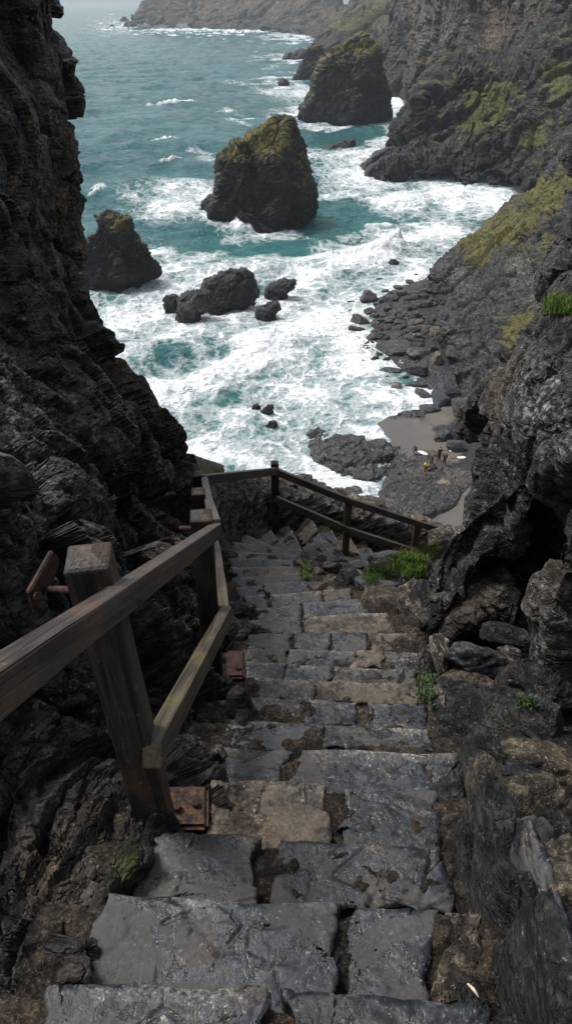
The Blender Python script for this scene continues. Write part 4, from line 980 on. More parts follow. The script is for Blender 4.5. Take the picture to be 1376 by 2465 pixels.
NET = [
    [(-900, 3000, .72), (-330, 2950, .66), (-60, 2850, .58), (70, 2760, .45), (220, 2740, .45), (420, 2750, .52)],
    [(-260, 2480, 1.0), (-200, 2480, .95), (60, 2465, .76), (150, 2430, .64), (200, 2440, .70), (400, 2440, 1.0)],
    [(-260, 2200, 1.1), (-200, 2220, 1.05), (110, 2230, .94), (235, 2200, .89), (290, 2210, .96), (480, 2200, 1.2)],
    [(-260, 1950, 1.25), (-150, 1980, 1.25), (190, 2010, 1.22), (350, 2030, 1.14), (395, 2045, 1.22), (520, 2040, 1.5)],
    [(-260, 1700, 1.4), (-150, 1750, 1.45), (150, 1800, 1.52), (365, 1860, 1.52), (430, 1890, 1.58), (600, 1880, 1.95)],
    [(-260, 1500, 1.55), (-100, 1530, 1.6), (210, 1580, 1.85), (440, 1690, 2.02), (520, 1750, 2.15), (640, 1740, 2.5)],
    [(-260, 1350, 1.6), (-50, 1400, 1.68), (190, 1430, 2.05), (450, 1540, 2.8), (560, 1600, 3.0), (640, 1610, 3.3)],
    [(-260, 1180, 1.8), (0, 1220, 2.0), (250, 1270, 2.7), (420, 1390, 3.9), (560, 1470, 4.1), (640, 1480, 4.4)],
    [(-260, 1000, 2.2), (0, 1040, 2.6), (280, 1120, 4.0), (410, 1250, 5.4), (530, 1340, 5.9), (600, 1370, 6.2)],
    [(-260, 800, 2.9), (0, 860, 3.6), (230, 950, 5.2), (370, 1120, 6.7), (430, 1230, 6.6), (455, 1320, 7.5)],
    [(-260, 600, 3.8), (0, 660, 4.8), (180, 780, 6.0), (330, 980, 7.2), (385, 1080, 7.7), (320, 1180, 10.5)],
    [(-260, 380, 4.8), (-20, 460, 6.0), (130, 620, 6.8), (240, 830, 7.7), (298, 930, 8.4), (240, 1000, 11.5)],
    [(-260, 150, 5.8), (-40, 260, 7.0), (90, 420, 7.6), (150, 640, 8.2), (190, 740, 9.2), (140, 790, 12.5)],
    [(-260, -100, 6.6), (-60, 20, 8.0), (60, 210, 8.4), (118, 430, 8.8), (165, 560, 9.8), (100, 560, 13.5)],
    [(-260, -350, 7.2), (-80, -220, 8.8), (30, -10, 9.2), (100, 210, 9.4), (138, 330, 10.4), (80, 330, 14.5)],
    [(-260, -450, 9.5), (-100, -300, 10.6), (10, -180, 10.6), (70, -20, 10.2), (110, 120, 11.2), (50, 110, 15.5)],
    [(-260, -560, 12.0), (-120, -420, 13.), (-20, -300, 13.), (45, -160, 13.4), (70, -60, 14.4), (30, -60, 18.)],
]
NET = [[(-1700, r[0][1] + 60, r[0][2] * 1.05)] + r for r in NET]
o = sheet('cliff', NET, 1250, 480, near_disp(.76, 1.8), M['cliff_near'], smooth=False, maskf=mk_veg([(300, 2080, 60, 120, .45), (250, 2030, 60, 60, .4)], [(120, 300, 40, 160, .35), (160, 620, 60, 30, .5), (400, 1180, 40, 160, .6), (480, 860, 30, 30, .4), (380, 1000, 24, 30, .9), (290, 880, 50, 40, .4)], [(70, 1000, 70, 120, .95), (20, 900, 34, 70, .9), (130, 200, 30, 100, .25), (400, 1150, 34, 120, 1.), (190, 620, 60, 24, .5), (210, 2150, 30, 80, .3), (40, 2380, 30, 90, .4), (460, 1500, 50, 70, .4), (60, 1240, 30, 60, .35)]), face=(1, -.3, .4))
tag(o, 'tall black slate cliff along the left side of the steps', 'cliff', kind='structure')

CRAG = [
    [(985, 1640, 3.4), (1000, 1600, 3.25), (1030, 1585, 3.2), (1090, 1575, 3.3), (1180, 1560, 3.5), (1310, 1560, 3.2), (1500, 1560, 2.7)],
    [(1005, 1520, 4.6), (982, 1520, 3.8), (1000, 1500, 3.45), (1110, 1470, 3.35), (1210, 1490, 3.5), (1300, 1490, 3.4), (1520, 1440, 2.9)],
    [(1075, 1390, 5.2), (1040, 1400, 4.3), (1060, 1370, 3.75), (1150, 1350, 3.55), (1240, 1385, 3.7), (1300, 1370, 3.6), (1520, 1300, 2.9)],
    [(1120, 1270, 5.6), (1078, 1300, 4.6), (1100, 1270, 3.95), (1195, 1245, 3.6), (1285, 1255, 3.55), (1320, 1230, 3.45), (1520, 1190, 3.0)],
    [(1150, 1160, 5.9), (1108, 1190, 4.8), (1125, 1170, 4.2), (1205, 1150, 3.75), (1285, 1135, 3.45), (1340, 1110, 3.1), (1520, 1080, 2.8)],
    [(1165, 1040, 6.1), (1122, 1060, 5.0), (1142, 1040, 4.4), (1190, 1020, 3.95), (1260, 1000, 3.5), (1350, 990, 3.2), (1520, 980, 2.9)],
    [(1215, 920, 6.5), (1172, 945, 5.3), (1195, 930, 4.8), (1240, 915, 4.3), (1295, 900, 3.8), (1370, 890, 3.4), (1520, 880, 3.0)],
    [(1275, 830, 6.9), (1232, 868, 5.7), (1258, 855, 5.2), (1290, 845, 4.6), (1330, 835, 4.1), (1390, 820, 3.6), (1520, 800, 3.2)],
    [(1345, 745, 7.2), (1305, 775, 6.0), (1322, 765, 5.4), (1342, 757, 4.9), (1370, 750, 4.4), (1420, 740, 3.9), (1540, 720, 3.4)],
    [(1390, 640, 7.6), (1332, 665, 6.6), (1345, 650, 5.9), (1362, 645, 5.2), (1392, 640, 4.8), (1440, 630, 4.2), (1560, 610, 3.6)],
    [(1430, 520, 8.), (1372, 540, 7.0), (1385, 525, 6.3), (1400, 515, 5.6), (1430, 510, 5.1), (1480, 500, 4.5), (1600, 470, 3.9)],
    [(1480, 330, 9), (1440, 340, 7.8), (1455, 330, 7.), (1470, 320, 6.2), (1500, 310, 5.6), (1540, 300, 5.), (1650, 270, 4.3)],
]
CRAG = [[(a + (6 if i > 2 else -14), b, c) for (a, b, c) in r] for i, r in enumerate(CRAG)]
CRAG = [r + [(2700, r[-1][1] - 60, r[-1][2] * .92)] for r in CRAG]
o = sheet('crag', CRAG, 800, 540, near_disp(.54, 1.3, 1.15), M['crag'], smooth=False, maskf=mk_veg([(1345, 735, 40, 24, .9), (1360, 860, 20, 40, .3)], [(1190, 930, 20, 70, .55), (1230, 870, 20, 30, .6), (1090, 1500, 40, 30, .3)], [(1290, 960, 70, 110, .85), (1340, 1060, 60, 60, .75), (1100, 1260, 22, 70, .8), (1180, 1040, 24, 60, .4), (1235, 865, 16, 16, .9), (1050, 1400, 24, 60, .25), (1230, 1120, 40, 30, .35)]), face=(-1, -.5, .4))
tag(o, 'overhanging black crag with pale lichen streaks and a dark hollow beneath on the right', 'crag', kind='structure')
o = stack('crag', [(1225, 1372, 1520), (1300, 1345, 1560), (1390, 1312, 1600), (1480, 1292, 1620), (1580, 1284, 1640), (1680, 1292, 1650), (1760, 1316, 1660), (1820, 1350, 1680)], 2.5, M['crag'], .5, .10, .7, 320, 300, mk_veg([], [], [(1300, 1450, 30, 80, .3), (1300, 1600, 26, 80, .5)]), thin=2.4, foot=.5, dispf=near_disp(.34, 1.4, 1.3))
tag(o, 'narrow buttress of dark rock at the right edge beside the hollow', 'crag', kind='structure')

# rubble bank under the right hand stones
gx, gy = np.meshgrid(np.linspace(0, 1, 160), np.linspace(.15, 5.2, 330), indexing='ij')
xr = right_x(gy) - .02
X = xr + gx * 2.2
Z = stair_z(gy) - .16 + gx * 2.2 * (.10 + .35 * sstep(.25, 1., gx))
Z += .04 * gx
P = np.stack([X, gy, Z], -1).reshape(-1, 3)
P[:, 2] += (.07 * facet(strata(P / .25, 1.2), .7, .9) + .08 * fbm(P * 3, 5) + .02 * facet(P * 14, .6, .6))
tag(mesh('bank', P, grid_faces(160, 330), M['dark_rock'], True), 'earthy rubble bank under the loose stones on the right of the steps', 'bank', kind='structure')
# slope that carries the turn of the stairs and the wall
gx, gy = np.meshgrid(np.linspace(-1.6, 4.2, 220), np.linspace(4.2, 13., 260), indexing='ij')
Z = -5.05 + np.zeros_like(gx)
Z = np.where(gy < 6.4, stair_z(gy) - .35, -6.1)
Z = Z - np.clip(gx - .2, 0, 9) * .72 * sstep(6.3, 6.9, gy) - np.clip(gy - 9.2, 0, 9) * 1.5 + .0
Z = np.where((gx > .35) & (gy < 6.55), np.maximum(Z, -5.2 - (gx - .4) * .14 + (6.2 - gy) * .30), Z)
P = np.stack([gx, gy, Z], -1).reshape(-1, 3)
P[:, 2] += .10 * fbm(P * 2, 5) + .05 * facet(P / .3, .7, .9)
tag(mesh('hillside', P, grid_faces(220, 260), M['mortar'], True), 'rocky ground carrying the turn of the steps above the drop', 'hillside', kind='structure')

# ---- loose stones: px, py, width, height, distance, material, seed, label, (flatness, sub)
def stone(px, py, w, h, d, mat, seed, label, name='stone', cat='stone', sy=None, rot=None, rough=.06, planes=12, sub=5, group=None, tilt=None):
    if 690 < px < 960 and 1330 < py < 1450: py += 13; w *= .93; h *= .88; sy = (sy or (w + h) * .25 * depth_of(at(px, py, d)) / F) * .75
    if py > 1640 and px > 1085: w *= 1.22; h *= 1.18; px -= 22; planes = 8
    c = at(px, py, d); dp = depth_of(c)
    rx = w * dp / F * .5; rz = h * dp / F * .5
    o = rock(name, c, (rx, sy if sy else (rx + rz) * .5, rz), seed, M[mat], sub=sub, rough=rough, planes=planes, rot=rot if rot is not None else (rnd.uniform(-.2, .2), rnd.uniform(-.15, .15), rnd.uniform(-.2, .2)))
    return tag(o, label, cat, group)
stone(1128, 1585, 165, 78, 2.95, 'grey_slate', 1, 'flat grey slate slab lying on a pile below the dark hollow', 'slate_stone', 'stone', .16, (-.5, .16, .15), .05, 9)
stone(1128, 1640, 140, 62, 2.80, 'brown_rock', 2, 'tan stone directly under the flat grey slate slab', sy=.14, rot=(-.4, .05, 0), rough=.05)
stone(1060, 1580, 46, 120, 3.0, 'wall_stone', 3, 'upright pale brown stone left of the flat grey slab', rot=(-.3, 0, .2))
stone(1095, 1700, 110, 90, 2.55, 'dark_rock', 4, 'dark wet stone below the tan stone', rot=(-.3, 0, .1))
stone(1205, 1535, 120, 60, 3.25, 'dark_rock', 5, 'dark rounded stone behind the flat grey slab', rot=(-.3, .2, 0))
stone(1225, 1600, 60, 110, 2.9, 'wall_stone', 6, 'brown leaning stone right of the flat grey slab', rot=(-.4, -.25, 0))
stone(1258, 1660, 70, 110, 2.65, 'dark_rock', 7, 'dark stone between the brown leaning stone and the buttress')
stone(1160, 1665, 60, 40, 2.75, 'dark_rock', 8, 'small dark stone tucked right under the tan stone')
stone(1205, 1780, 230, 170, 2.15, 'dark_rock', 9, 'big dark block with broken layers right of the middle steps', rot=(-.35, .05, .1), rough=.09)
stone(1325, 1745, 90, 110, 2.1, 'dark_rock', 10, 'grey brown stone right of the big dark block')
stone(1310, 1850, 170, 130, 1.78, 'brown_rock', 11, 'ochre boulder with yellow lichen at the right edge', 'boulder', 'boulder', rot=(-.5, -.15, 0), rough=.08)
stone(1235, 1895, 190, 120, 1.62, 'dark_rock', 12, 'dark slate block in front of the ochre boulder', rot=(-.5, .25, .1))
stone(1290, 1950, 190, 150, 1.50, 'brown_rock', 13, 'gritty brown stone beneath the ochre boulder', rot=(-.5, 0, 0), rough=.08)
stone(1270, 2080, 160, 250, 1.25, 'slate', 14, 'upright cracked blue slate on the right of the near steps', 'slate_stone', 'stone', .14, (-.55, .12, .3), .08)
stone(1200, 2010, 60, 170, 1.42, 'dark_rock', 15, 'narrow dark upright stone left of the cracked blue slate', sy=.1, rot=(-.5, .25, 0))
stone(1335, 2270, 170, 420, .92, 'brown_rock', 16, 'tall mossy brown rock in the bottom right corner', 'boulder', 'boulder', .2, (-.6, .1, 0), .10)
stone(1215, 2300, 80, 440, .86, 'dark_rock', 17, 'tall black edging slab beside the nearest step', 'slate_stone', 'stone', .20, (-.5, .12, .1), .10)
stone(1148, 2060, 64, 200, 1.24, 'dark_rock', 18, 'mossy black edging stone beside the third step', sy=.15, rot=(-.5, .1, .1), rough=.1)
stone(1105, 1955, 60, 110, 1.48, 'dark_rock', 19, 'dark hollowed stone at the right end of the tan step', sy=.12, rough=.1)
stone(1048, 1735, 34, 190, 2.28, 'wall_stone', 20, 'thin upright brown slate edging the middle steps, left of the pair', 'slate_stone', 'stone', .12, (-.3, .03, .1), .05)
stone(1080, 1760, 34, 160, 2.2, 'dark_rock', 21, 'thin upright dark slate edging the middle steps, right of the pair', 'slate_stone', 'stone', .12, (-.3, -.05, .1), .05)
stone(1130, 1870, 70, 60, 1.75, 'dark_rock', 22, 'black stone at the right end of the fifth step')
for i_, (a, b, w, h, d, mt, lab) in enumerate([
    (1165, 1935, 90, 90, 1.52, 'dark_rock', 'black stone between the narrow upright stone and the brown gritty stone'),
    (1345, 2040, 120, 150, 1.36, 'dark_rock', 'dark leaning stone behind the cracked blue slate at the right edge'),
    (1180, 2180, 70, 200, 1.02, 'dark_rock', 'mossy dark stone filling the gap beside the second step'),
    (1262, 2330, 90, 300, .88, 'slate', 'thin blue slate edge between the black edging slab and the mossy brown rock'),
    (1155, 2420, 60, 120, .70, 'dark_rock', 'dark lump at the right end of the nearest step'),
    (1090, 1850, 60, 60, 1.85, 'dark_rock', 'dark stone at the right end of the fourth step from the camera'),
    (1150, 1760, 50, 90, 2.15, 'dark_rock', 'dark stone between the thin upright slates and the big dark block'),
    (1075, 1670, 50, 70, 2.6, 'dark_rock', 'small dark stone beside the leafy plant'),
    (1250, 1720, 90, 60, 2.35, 'dark_rock', 'dark stone above the big dark block'),
    (1340, 1650, 70, 100, 2.3, 'dark_rock', 'dark stone under the narrow buttress'),
    (1035, 1625, 40, 110, 2.85, 'dark_rock', 'dark stone at the crag foot above the leafy plant'),
    (1200, 1690, 70, 50, 2.5, 'wall_stone', 'pale brown stone above the big dark block'),
    (1110, 2200, 40, 70, 1.0, 'dark_rock', 'small dark stone at the right end of the second step'),
]):
    stone(a, b, w, h, d, mt, 200 + i_, lab, rot=(-.45, rnd.uniform(-.2, .2), rnd.uniform(-.3, .3)), rough=.09)
for i_, (yy, dx, dm, mt, lab) in enumerate([
    (.62, .10, (.05, .19, .15), 'dark_rock', 'tall dark upright slate beside the nearest step, first in the edging row'),
    (.92, .09, (.045, .16, .14), 'slate', 'blue black upright slate beside the second step, second in the edging row'),
    (1.20, .09, (.055, .15, .14), 'dark_rock', 'dark upright slate beside the third step, third in the edging row'),
    (1.47, .10, (.05, .14, .13), 'brown_rock', 'rusty brown upright slate at the right end of the fourth step'),
    (1.74, .09, (.05, .14, .13), 'dark_rock', 'dark upright slate at the right end of the fifth step'),
]):
    o = rock('slate_stone', np.array([float(right_x(yy)) + dx, yy, float(stair_z(yy)) - .02]), dm, 260 + i_, M[mt], sub=5, rough=.07, planes=7, rot=(rnd.uniform(-.12, .12), rnd.uniform(-.10, .16), rnd.uniform(-.2, .2)))
    tag(o, lab, 'stone')
# edge stones beside the upper turn
stone(912, 1418, 125, 100, 4.75, 'grey_slate', 23, 'big square grey block on the inside of the turn', rot=(-.2, .1, .35), planes=6, rough=.045)
stone(835, 1408, 66, 120, 4.85, 'dark_rock', 24, 'dark pointed upright slab left of the big square grey block', 'slate_stone', 'stone', .14, (-.1, .2, .3), .05, 8)
stone(935, 1478, 130, 110, 4.2, 'brown_rock', 25, 'orange brown block at the right end of the steps under the crag', rot=(-.2, .15, .4), planes=7, rough=.05)
stone(990, 1440, 80, 70, 4.6, 'wall_stone', 26, 'pale brown stone between the orange brown block and the crag')
stone(975, 1395, 44, 50, 4.9, 'grey_slate', 27, 'small pale grey stone right of the big square block', sub=4)
stone(1005, 1385, 90, 60, 4.9, 'grey_slate', 28, 'grey slanting stone below the green tuft')
stone(1000, 1480, 90, 90, 4.0, 'wall_stone', 29, 'cracked grey brown stone leaning on the crag foot')
stone(795, 1395, 48, 66, 5.1, 'wall_stone', 30, 'light brown angular stone edging the turn', sub=4)
stone(762, 1378, 40, 80, 5.3, 'tan_slate', 31, 'mossy tan upright stone at the corner of the turn', 'slate_stone', 'stone', .12, (0, 0, .5), .05, 8, 4)
stone(726, 1368, 20, 76, 5.5, 'tan_slate', 32, 'thin tan upright slab at the inner corner of the turn', 'slate_stone', 'stone', .14, (0, .02, .6), .04, 8, 4)
stone(742, 1372, 20, 70, 5.42, 'dark_rock', 33, 'thin dark upright slab at the inner corner of the turn', 'slate_stone', 'stone', .14, (0, .02, .6), .04, 8, 4)
stone(800, 1352, 54, 40, 5.7, 'tan_slate', 34, 'round topped tan stone along the inner edge of the lower flight', sub=4)
stone(850, 1352, 60, 36, 5.8, 'grey_slate', 35, 'grey stone along the inner edge of the lower flight', sub=4)
stone(935, 1345, 100, 70, 6.3, 'grey_slate', 36, 'long streaked grey rock beside the foot of the lower flight', rot=(-.1, -.2, .2))
stone(870, 1375, 44, 40, 5.3, 'wall_stone', 37, 'small brown stone behind the dark pointed slab', sub=4)
stone(985, 1355, 70, 44, 5.6, 'dark_rock', 38, 'dark stone half covered by grass', sub=4)
stone(1015, 1440, 50, 120, 4.3, 'dark_rock', 39, 'dark rib of rock where the crag meets the steps')
stone(958, 1408, 34, 22, 4.75, 'tan_slate', 40, 'small pale chip lying below the small grey stone', sub=3)
stone(1060, 1292, 70, 40, 7.6, 'wall_stone', 41, 'brown stone beyond the end of the railing', sub=4)
stone(1020, 1275, 60, 30, 9., 'grey_slate', 42, 'pale stone behind the last railing post', sub=4)
stone(1152, 1012, 86, 120, 5.0, 'crag', 90, 'knob of dark rock on the left edge of the overhanging crag above the beach', rot=(0, .2, .3), rough=.12)
# stones along the left foot
stone(520, 1835, 60, 70, 1.72, 'brown_rock', 43, 'brown stone at the left end of the fifth step', sub=4)
stone(575, 1690, 60, 90, 2.25, 'mortar', 44, 'earthy stone by the second railing post', sub=4)
stone(585, 1740, 50, 50, 2.05, 'dark_rock', 45, 'dark stone at the left edge below the second railing post', sub=4)
stone(150, 2440, 120, 70, .64, 'grey_slate', 46, 'pale grey stone in the bottom left corner', sub=4)
stone(395, 1125, 50, 44, 7.3, 'tan_slate', 47, 'pale tan stone set in the broken wall of the left cliff', sub=4)
stone(402, 1150, 30, 26, 7.1, 'brown_rock', 48, 'small orange stone set in the broken wall of the left cliff', sub=4)
stone(375, 1100, 50, 40, 7.3, 'wall_stone', 49, 'upper pale stone set in the broken wall of the left cliff', sub=4)
tag(rock('knoll', at(470, 1165, 10.5), (.62, .9, .62), 77, M['knoll'], sub=5, rough=.05, planes=20, rot=(0, 0, 0)), 'round grassy knoll behind the corner post of the railing', 'knoll', kind='structure')

# ================================================================= DRY STONE WALL
wall = empty('stone_wall', (0., 8.1, -5.4))
tag(wall, 'dry stone wall of slanting dark slates around the turn of the steps', 'wall')
PATHW = [(np.array([-1.05, 6.1]), -4.02, -5.2), (np.array([-.78, 7.2]), -4.70, -5.6), (np.array([-.45, 8.15]), -5.28, -5.9), (np.array([.25, 8.5]), -5.60, -6.3), (np.array([1.1, 8.65]), -5.98, -6.8), (np.array([2.0, 9.0]), -6.54, -7.4), (np.array([3.0, 9.5]), -7.3, -8.2)]
def wall_pt(t):
    n = len(PATHW) - 1; i = min(int(t * n), n - 1); f = t * n - i
    a, b = PATHW[i], PATHW[i + 1]; dr = (b[0] - a[0]); dr = dr / np.linalg.norm(dr)
    return a[0] * (1 - f) + b[0] * f, a[1] * (1 - f) + b[1] * f, a[2] * (1 - f) + b[2] * f, dr
# slates laid on edge, leaning: one mesh for the coursed face
Vs, Fs, base = [], [], 0
g = np.random.default_rng(21)
t = 0.
D2, F2 = ico(2)
for row in range(9):
    t = g.uniform(0, .01)
    while t < 1:
        p, top, bot, dr = wall_pt(t)
        hz = top - .04 - row * .105 - g.uniform(0, .03)
        if hz > bot - .1:
            L = g.uniform(.13, .24); th = g.uniform(.018, .045); dp_ = g.uniform(.16, .26)
            n_ = g.normal(size=(7, 3)); n_ /= np.linalg.norm(n_, axis=1)[:, None]
            n_ = np.concatenate([n_, np.eye(3), -np.eye(3)]); dd_ = np.concatenate([g.uniform(.7, 1, 7), np.full(6, .8)])
            q = D2 / np.max((D2 @ n_.T) / dd_, 1)[:, None] * np.array([L, dp_, th])
            an = -g.normal(.62, .16) * (1 if t < .42 else .45)
            R = np.array(Matrix.Rotation(an, 3, 'Y') @ Matrix.Rotation(g.normal(0, .08), 3, 'X'))
            q = q @ R.T
            yaw = math.atan2(dr[1], dr[0]) + g.normal(0, .06)
            q = q @ np.array(Matrix.Rotation(yaw, 3, 'Z')).T
            nrm = np.array([dr[1], -dr[0]])
            q = q + np.array([p[0] + nrm[0] * g.uniform(-.03, .05), p[1] + nrm[1] * g.uniform(-.03, .05), hz])
            Vs.append(q); Fs.append(F2 + base); base += len(q)
        t += .0098 * g.uniform(.7, 1.5)
mesh('coursed_slates', np.concatenate(Vs), np.concatenate(Fs), M['wall_stone'], False, None, False, wall)
Vs = []
NW, NH = 160, 14
for i in range(NW):
    p, top, bot, dr = wall_pt(i / (NW - 1) * .999); nrm = np.array([dr[1], -dr[0]])
    prof = [(.0, bot - .6), (.0, bot), (.0, (top + bot) / 2), (.0, top - .12), (.02, top - .05), (-.06, top + .0), (-.2, top + .02), (-.34, top + .0), (-.44, top - .06), (-.48, top - .3), (-.5, top - .7), (-.52, top - 1.2), (-.55, top - 1.8), (-.6, top - 2.6)]
    for a, zq in prof: Vs.append([p[0] + nrm[0] * a, p[1] + nrm[1] * a, zq])
Vs = catmull(catmull(np.array(Vs).reshape(NW, NH, 3), 420, 0), 70, 1).reshape(-1, 3)
Vs += np.stack([.03 * fbm(Vs * 4, 4), .03 * fbm(Vs * 4 + 8, 4), .05 * fbm(Vs * 3 + 5, 4) + .03 * facet(Vs / .22, .8, .9)], 1)
Fq = grid_faces(420, 70)
mesh('core', Vs, Fq, M['wall_stone'], True, None, True, wall)
for i in range(46):
    t = (i + .5) / 46 * .98; p, top, bot, dr = wall_pt(t); nrm = np.array([dr[1], -dr[0]])
    r = g.uniform(.08, .15)
    V, Fc = rock_verts((r * 1.1, r * 1.2, .045), 1300 + i, sub=3, planes=9, rot=(g.normal(0, .12), g.normal(-.3 if t < .45 else 0, .12), math.atan2(dr[1], dr[0])))
    mesh('capstone', V + np.array([p[0] - nrm[0] * g.uniform(.08, .3), p[1] - nrm[1] * g.uniform(.08, .3), top + .035]), Fc, M['wall_stone' if i % 3 else 'tan_slate'], False, None, False, wall)

# ================================================================= RAILING
rail = empty('wooden_railing', (-.36, 1.25, -2.05))
tag(rail, 'weathered wooden railing with square posts down the left side and round the turn', 'railing')
def beam(name, p0, p1, w, h, mat, parent=rail, ext=0., bev=.006, top=None, roll=0.):
    """squared timber from p0 to p1; w across, h deep; lightly bevelled, faces not quite true"""
    p0, p1 = Vector(p0), Vector(p1); ax = (p1 - p0); L = ax.length; ax.normalize()
    up = Vector((0, 0, 1)) if abs(ax.z) < .9 else Vector((0, 1, 0))
    side = ax.cross(up).normalized(); up = side.cross(ax)
    bm = bmesh.new(); bmesh.ops.create_cube(bm, size=1.)
    for v in bm.verts: v.co = Vector((v.co.x * (L + 2 * ext), v.co.y * w, v.co.z * h))
    bmesh.ops.bevel(bm, geom=list(bm.edges), offset=bev, segments=2, affect='EDGES', profile=.6)
    bmesh.ops.subdivide_edges(bm, edges=[e for e in bm.edges if e.calc_length() > L * .5], cuts=14, use_grid_fill=True)
    if top:
        for v in bm.verts:
            if v.co.x > L / 2 - .012: v.co.x += top * (1 - max(abs(v.co.y) / (w / 2), abs(v.co.z) / (h / 2))) - .0
    co = np.array([v.co[:] for v in bm.verts]); o3 = np.array([p0.x * 3, p0.y * 5, p0.z * 7])
    j = np.stack([0 * co[:, 0], .0035 * fbm(co * np.array([3, 9, 9]) + o3, 3), .0035 * fbm(co * np.array([3, 9, 9]) + o3 + 9, 3)], 1)
    for v, d_ in zip(bm.verts, j): v.co += Vector(d_)
    me = bpy.data.meshes.new(name); bm.to_mesh(me); bm.free()
    me.materials.append(M[mat])
    for p in me.polygons: p.use_smooth = False
    o = bpy.data.objects.new(name, me); COL.objects.link(o)
    mid = (p0 + p1) / 2
    R = Matrix((ax, side, up)).transposed() @ Matrix.Rotation(roll, 3, 'X')
    o.rotation_euler = R.to_euler(); o.location = mid
    if parent: adopt(o, parent)
    return o
def post(px, pyt, d, hgt, w, yaw=0., mat='post', px_base=None, cap=.018):
    t = at(px, pyt, d); b = t - np.array([0, 0, hgt])
    if px_base: b[0] = px_base
    o = beam('post', b, t, w, w, mat, roll=yaw, bev=.007)
    # weathered pyramid top
    me = o.data
    top = max(v.co.x for v in me.vertices)
    for v in me.vertices:
        if v.co.x > top - .001:
            v.co.x += cap * .2
    bm = bmesh.new(); bm.from_mesh(me); bm.faces.ensure_lookup_table()
    f = max(bm.faces, key=lambda f: f.calc_center_median().x)
    r = bmesh.ops.inset_region(bm, faces=[f], thickness=w * .44); 
    f = max(bm.faces, key=lambda f: f.calc_center_median().x if f.calc_area() < w * w * .1 and abs(f.normal.x) > .9 else -9)
    for v in f.verts: v.co.x += cap
    bm.to_mesh(me); bm.free()
    return o, t, b
A, At, Ab = post(212, 1340, 1.27, 1.19, .098, .12, px_base=-.37)
B, Bt, Bb = post(484, 1240, 2.62, 1.2, .094, .1)
C, Ct, Cb = post(477, 1182, 4.02, 1.3, .088, .1)
D, Dt, Db = post(475, 1140, 5.45, 1.4, .09, .15)
E, Et, Eb = post(661, 1113, 7.6, 1.35, .09, .1, 'post')
Fp, Ft, Fb = post(838, 1203, 7.78, 1.0, .085, .1, 'low_rail', cap=.005)
Gp, Gt, Gb = post(1003, 1262, 8.2, .62, .085, .1, 'low_rail', cap=.005)
ra0, ra1 = at(-330, 1775, .55), at(520, 1279, 2.62)
beam('top_rail', np.array([-.395, .42, -.600]), ra1 + np.array([0, 0, .004]), .046, .066, 'rail')
kB = at(515, 1264, 2.66)
beam('top_rail', kB + np.array([0.004, .0, -.012]), at(502, 1212, 4.02), .055, .075, 'rail')
beam('top_rail', at(502, 1212, 4.02), at(492, 1156, 5.5), .055, .075, 'rail')
eT = at(664, 1134, 7.53)
beam('top_rail', at(488, 1155, 5.47), eT, .06, .085, 'rail')
beam('top_rail', at(666, 1136, 7.52), at(840, 1206, 7.70), .06, .085, 'rail', ext=.0)
beam('top_rail', at(840, 1206, 7.70), at(1003, 1259, 8.12), .06, .085, 'rail')
beam('top_rail', at(1003, 1259, 8.12), at(1130, 1299, 8.45), .06, .085, 'rail')
beam('lower_rail', at(366, 1815, 1.215), at(545, 1478, 2.62), .052, .082, 'low_rail')
beam('lower_rail', at(541, 1478, 2.63), at(522, 1330, 4.02), .052, .08, 'low_rail')
beam('lower_rail', at(522, 1330, 4.02), at(505, 1240, 5.45), .05, .075, 'low_rail')
beam('lower_rail', at(662, 1200, 7.52), at(838, 1276, 7.70), .055, .08, 'low_rail')
beam('lower_rail', at(838, 1276, 7.70), at(992, 1326, 8.05), .055, .08, 'low_rail')
# rust stained strip facing the steps on the first post
# iron fittings
def plate(name, pts, th, mat, parent, bev=.003):
    """flat iron plate: polygon points in world space with thickness"""
    P = [Vector(p) for p in pts]; n = (P[1] - P[0]).cross(P[2] - P[0]).normalized()
    bm = bmesh.new(); vs = [bm.verts.new(p) for p in P]; f = bm.faces.new(vs)
    r = bmesh.ops.extrude_face_region(bm, geom=[f]); bmesh.ops.translate(bm, verts=[v for v in r['geom'] if isinstance(v, bmesh.types.BMVert)], vec=n * th)
    bmesh.ops.recalc_face_normals(bm, faces=bm.faces); bmesh.ops.bevel(bm, geom=list(bm.edges), offset=bev, segments=2, affect='EDGES')
    me = bpy.data.meshes.new(name); bm.to_mesh(me); bm.free(); me.materials.append(M[mat])
    o = bpy.data.objects.new(name, me); COL.objects.link(o)
    if parent: adopt(o, parent)
    return o
def rod(name, p0, p1, r, mat, parent, head=0.):
    p0, p1 = Vector(p0), Vector(p1); ax = p1 - p0; L = ax.length
    bm = bmesh.new(); bmesh.ops.create_cone(bm, cap_ends=True, segments=20, radius1=r, radius2=r, depth=L)
    if head:
        q = bmesh.ops.create_cone(bm, cap_ends=True, segments=6, radius1=head, radius2=head * .92, depth=r * 1.1); bmesh.ops.translate(bm, verts=q['verts'], vec=(0, 0, L / 2))
    me = bpy.data.meshes.new(name); bm.to_mesh(me); bm.free(); me.materials.append(M[mat])
    o = bpy.data.objects.new(name, me); COL.objects.link(o)
    o.rotation_euler = ax.to_track_quat('Z', 'Y').to_euler(); o.location = (p0 + p1) / 2
    if parent: adopt(o, parent)
    return o
pl = plate('wall_plate', [at(88, 1478, 1.34), at(72, 1425, 1.33), at(128, 1325, 1.46), at(146, 1345, 1.48), at(140, 1372, 1.47)], .012, 'rust', rail)
rod('bolt', at(108, 1418, 1.40), at(205, 1420, 1.27), .0085, 'rust', rail, .0)
rod('bolt_head', at(90, 1435, 1.35) + np.array([-.01, 0, 0]), at(92, 1435, 1.33), .008, 'rust', rail, .011)
rod('bolt_head', at(333, 1448, 1.31), at(337, 1449, 1.27), .009, 'rust_dark', rail, .0)
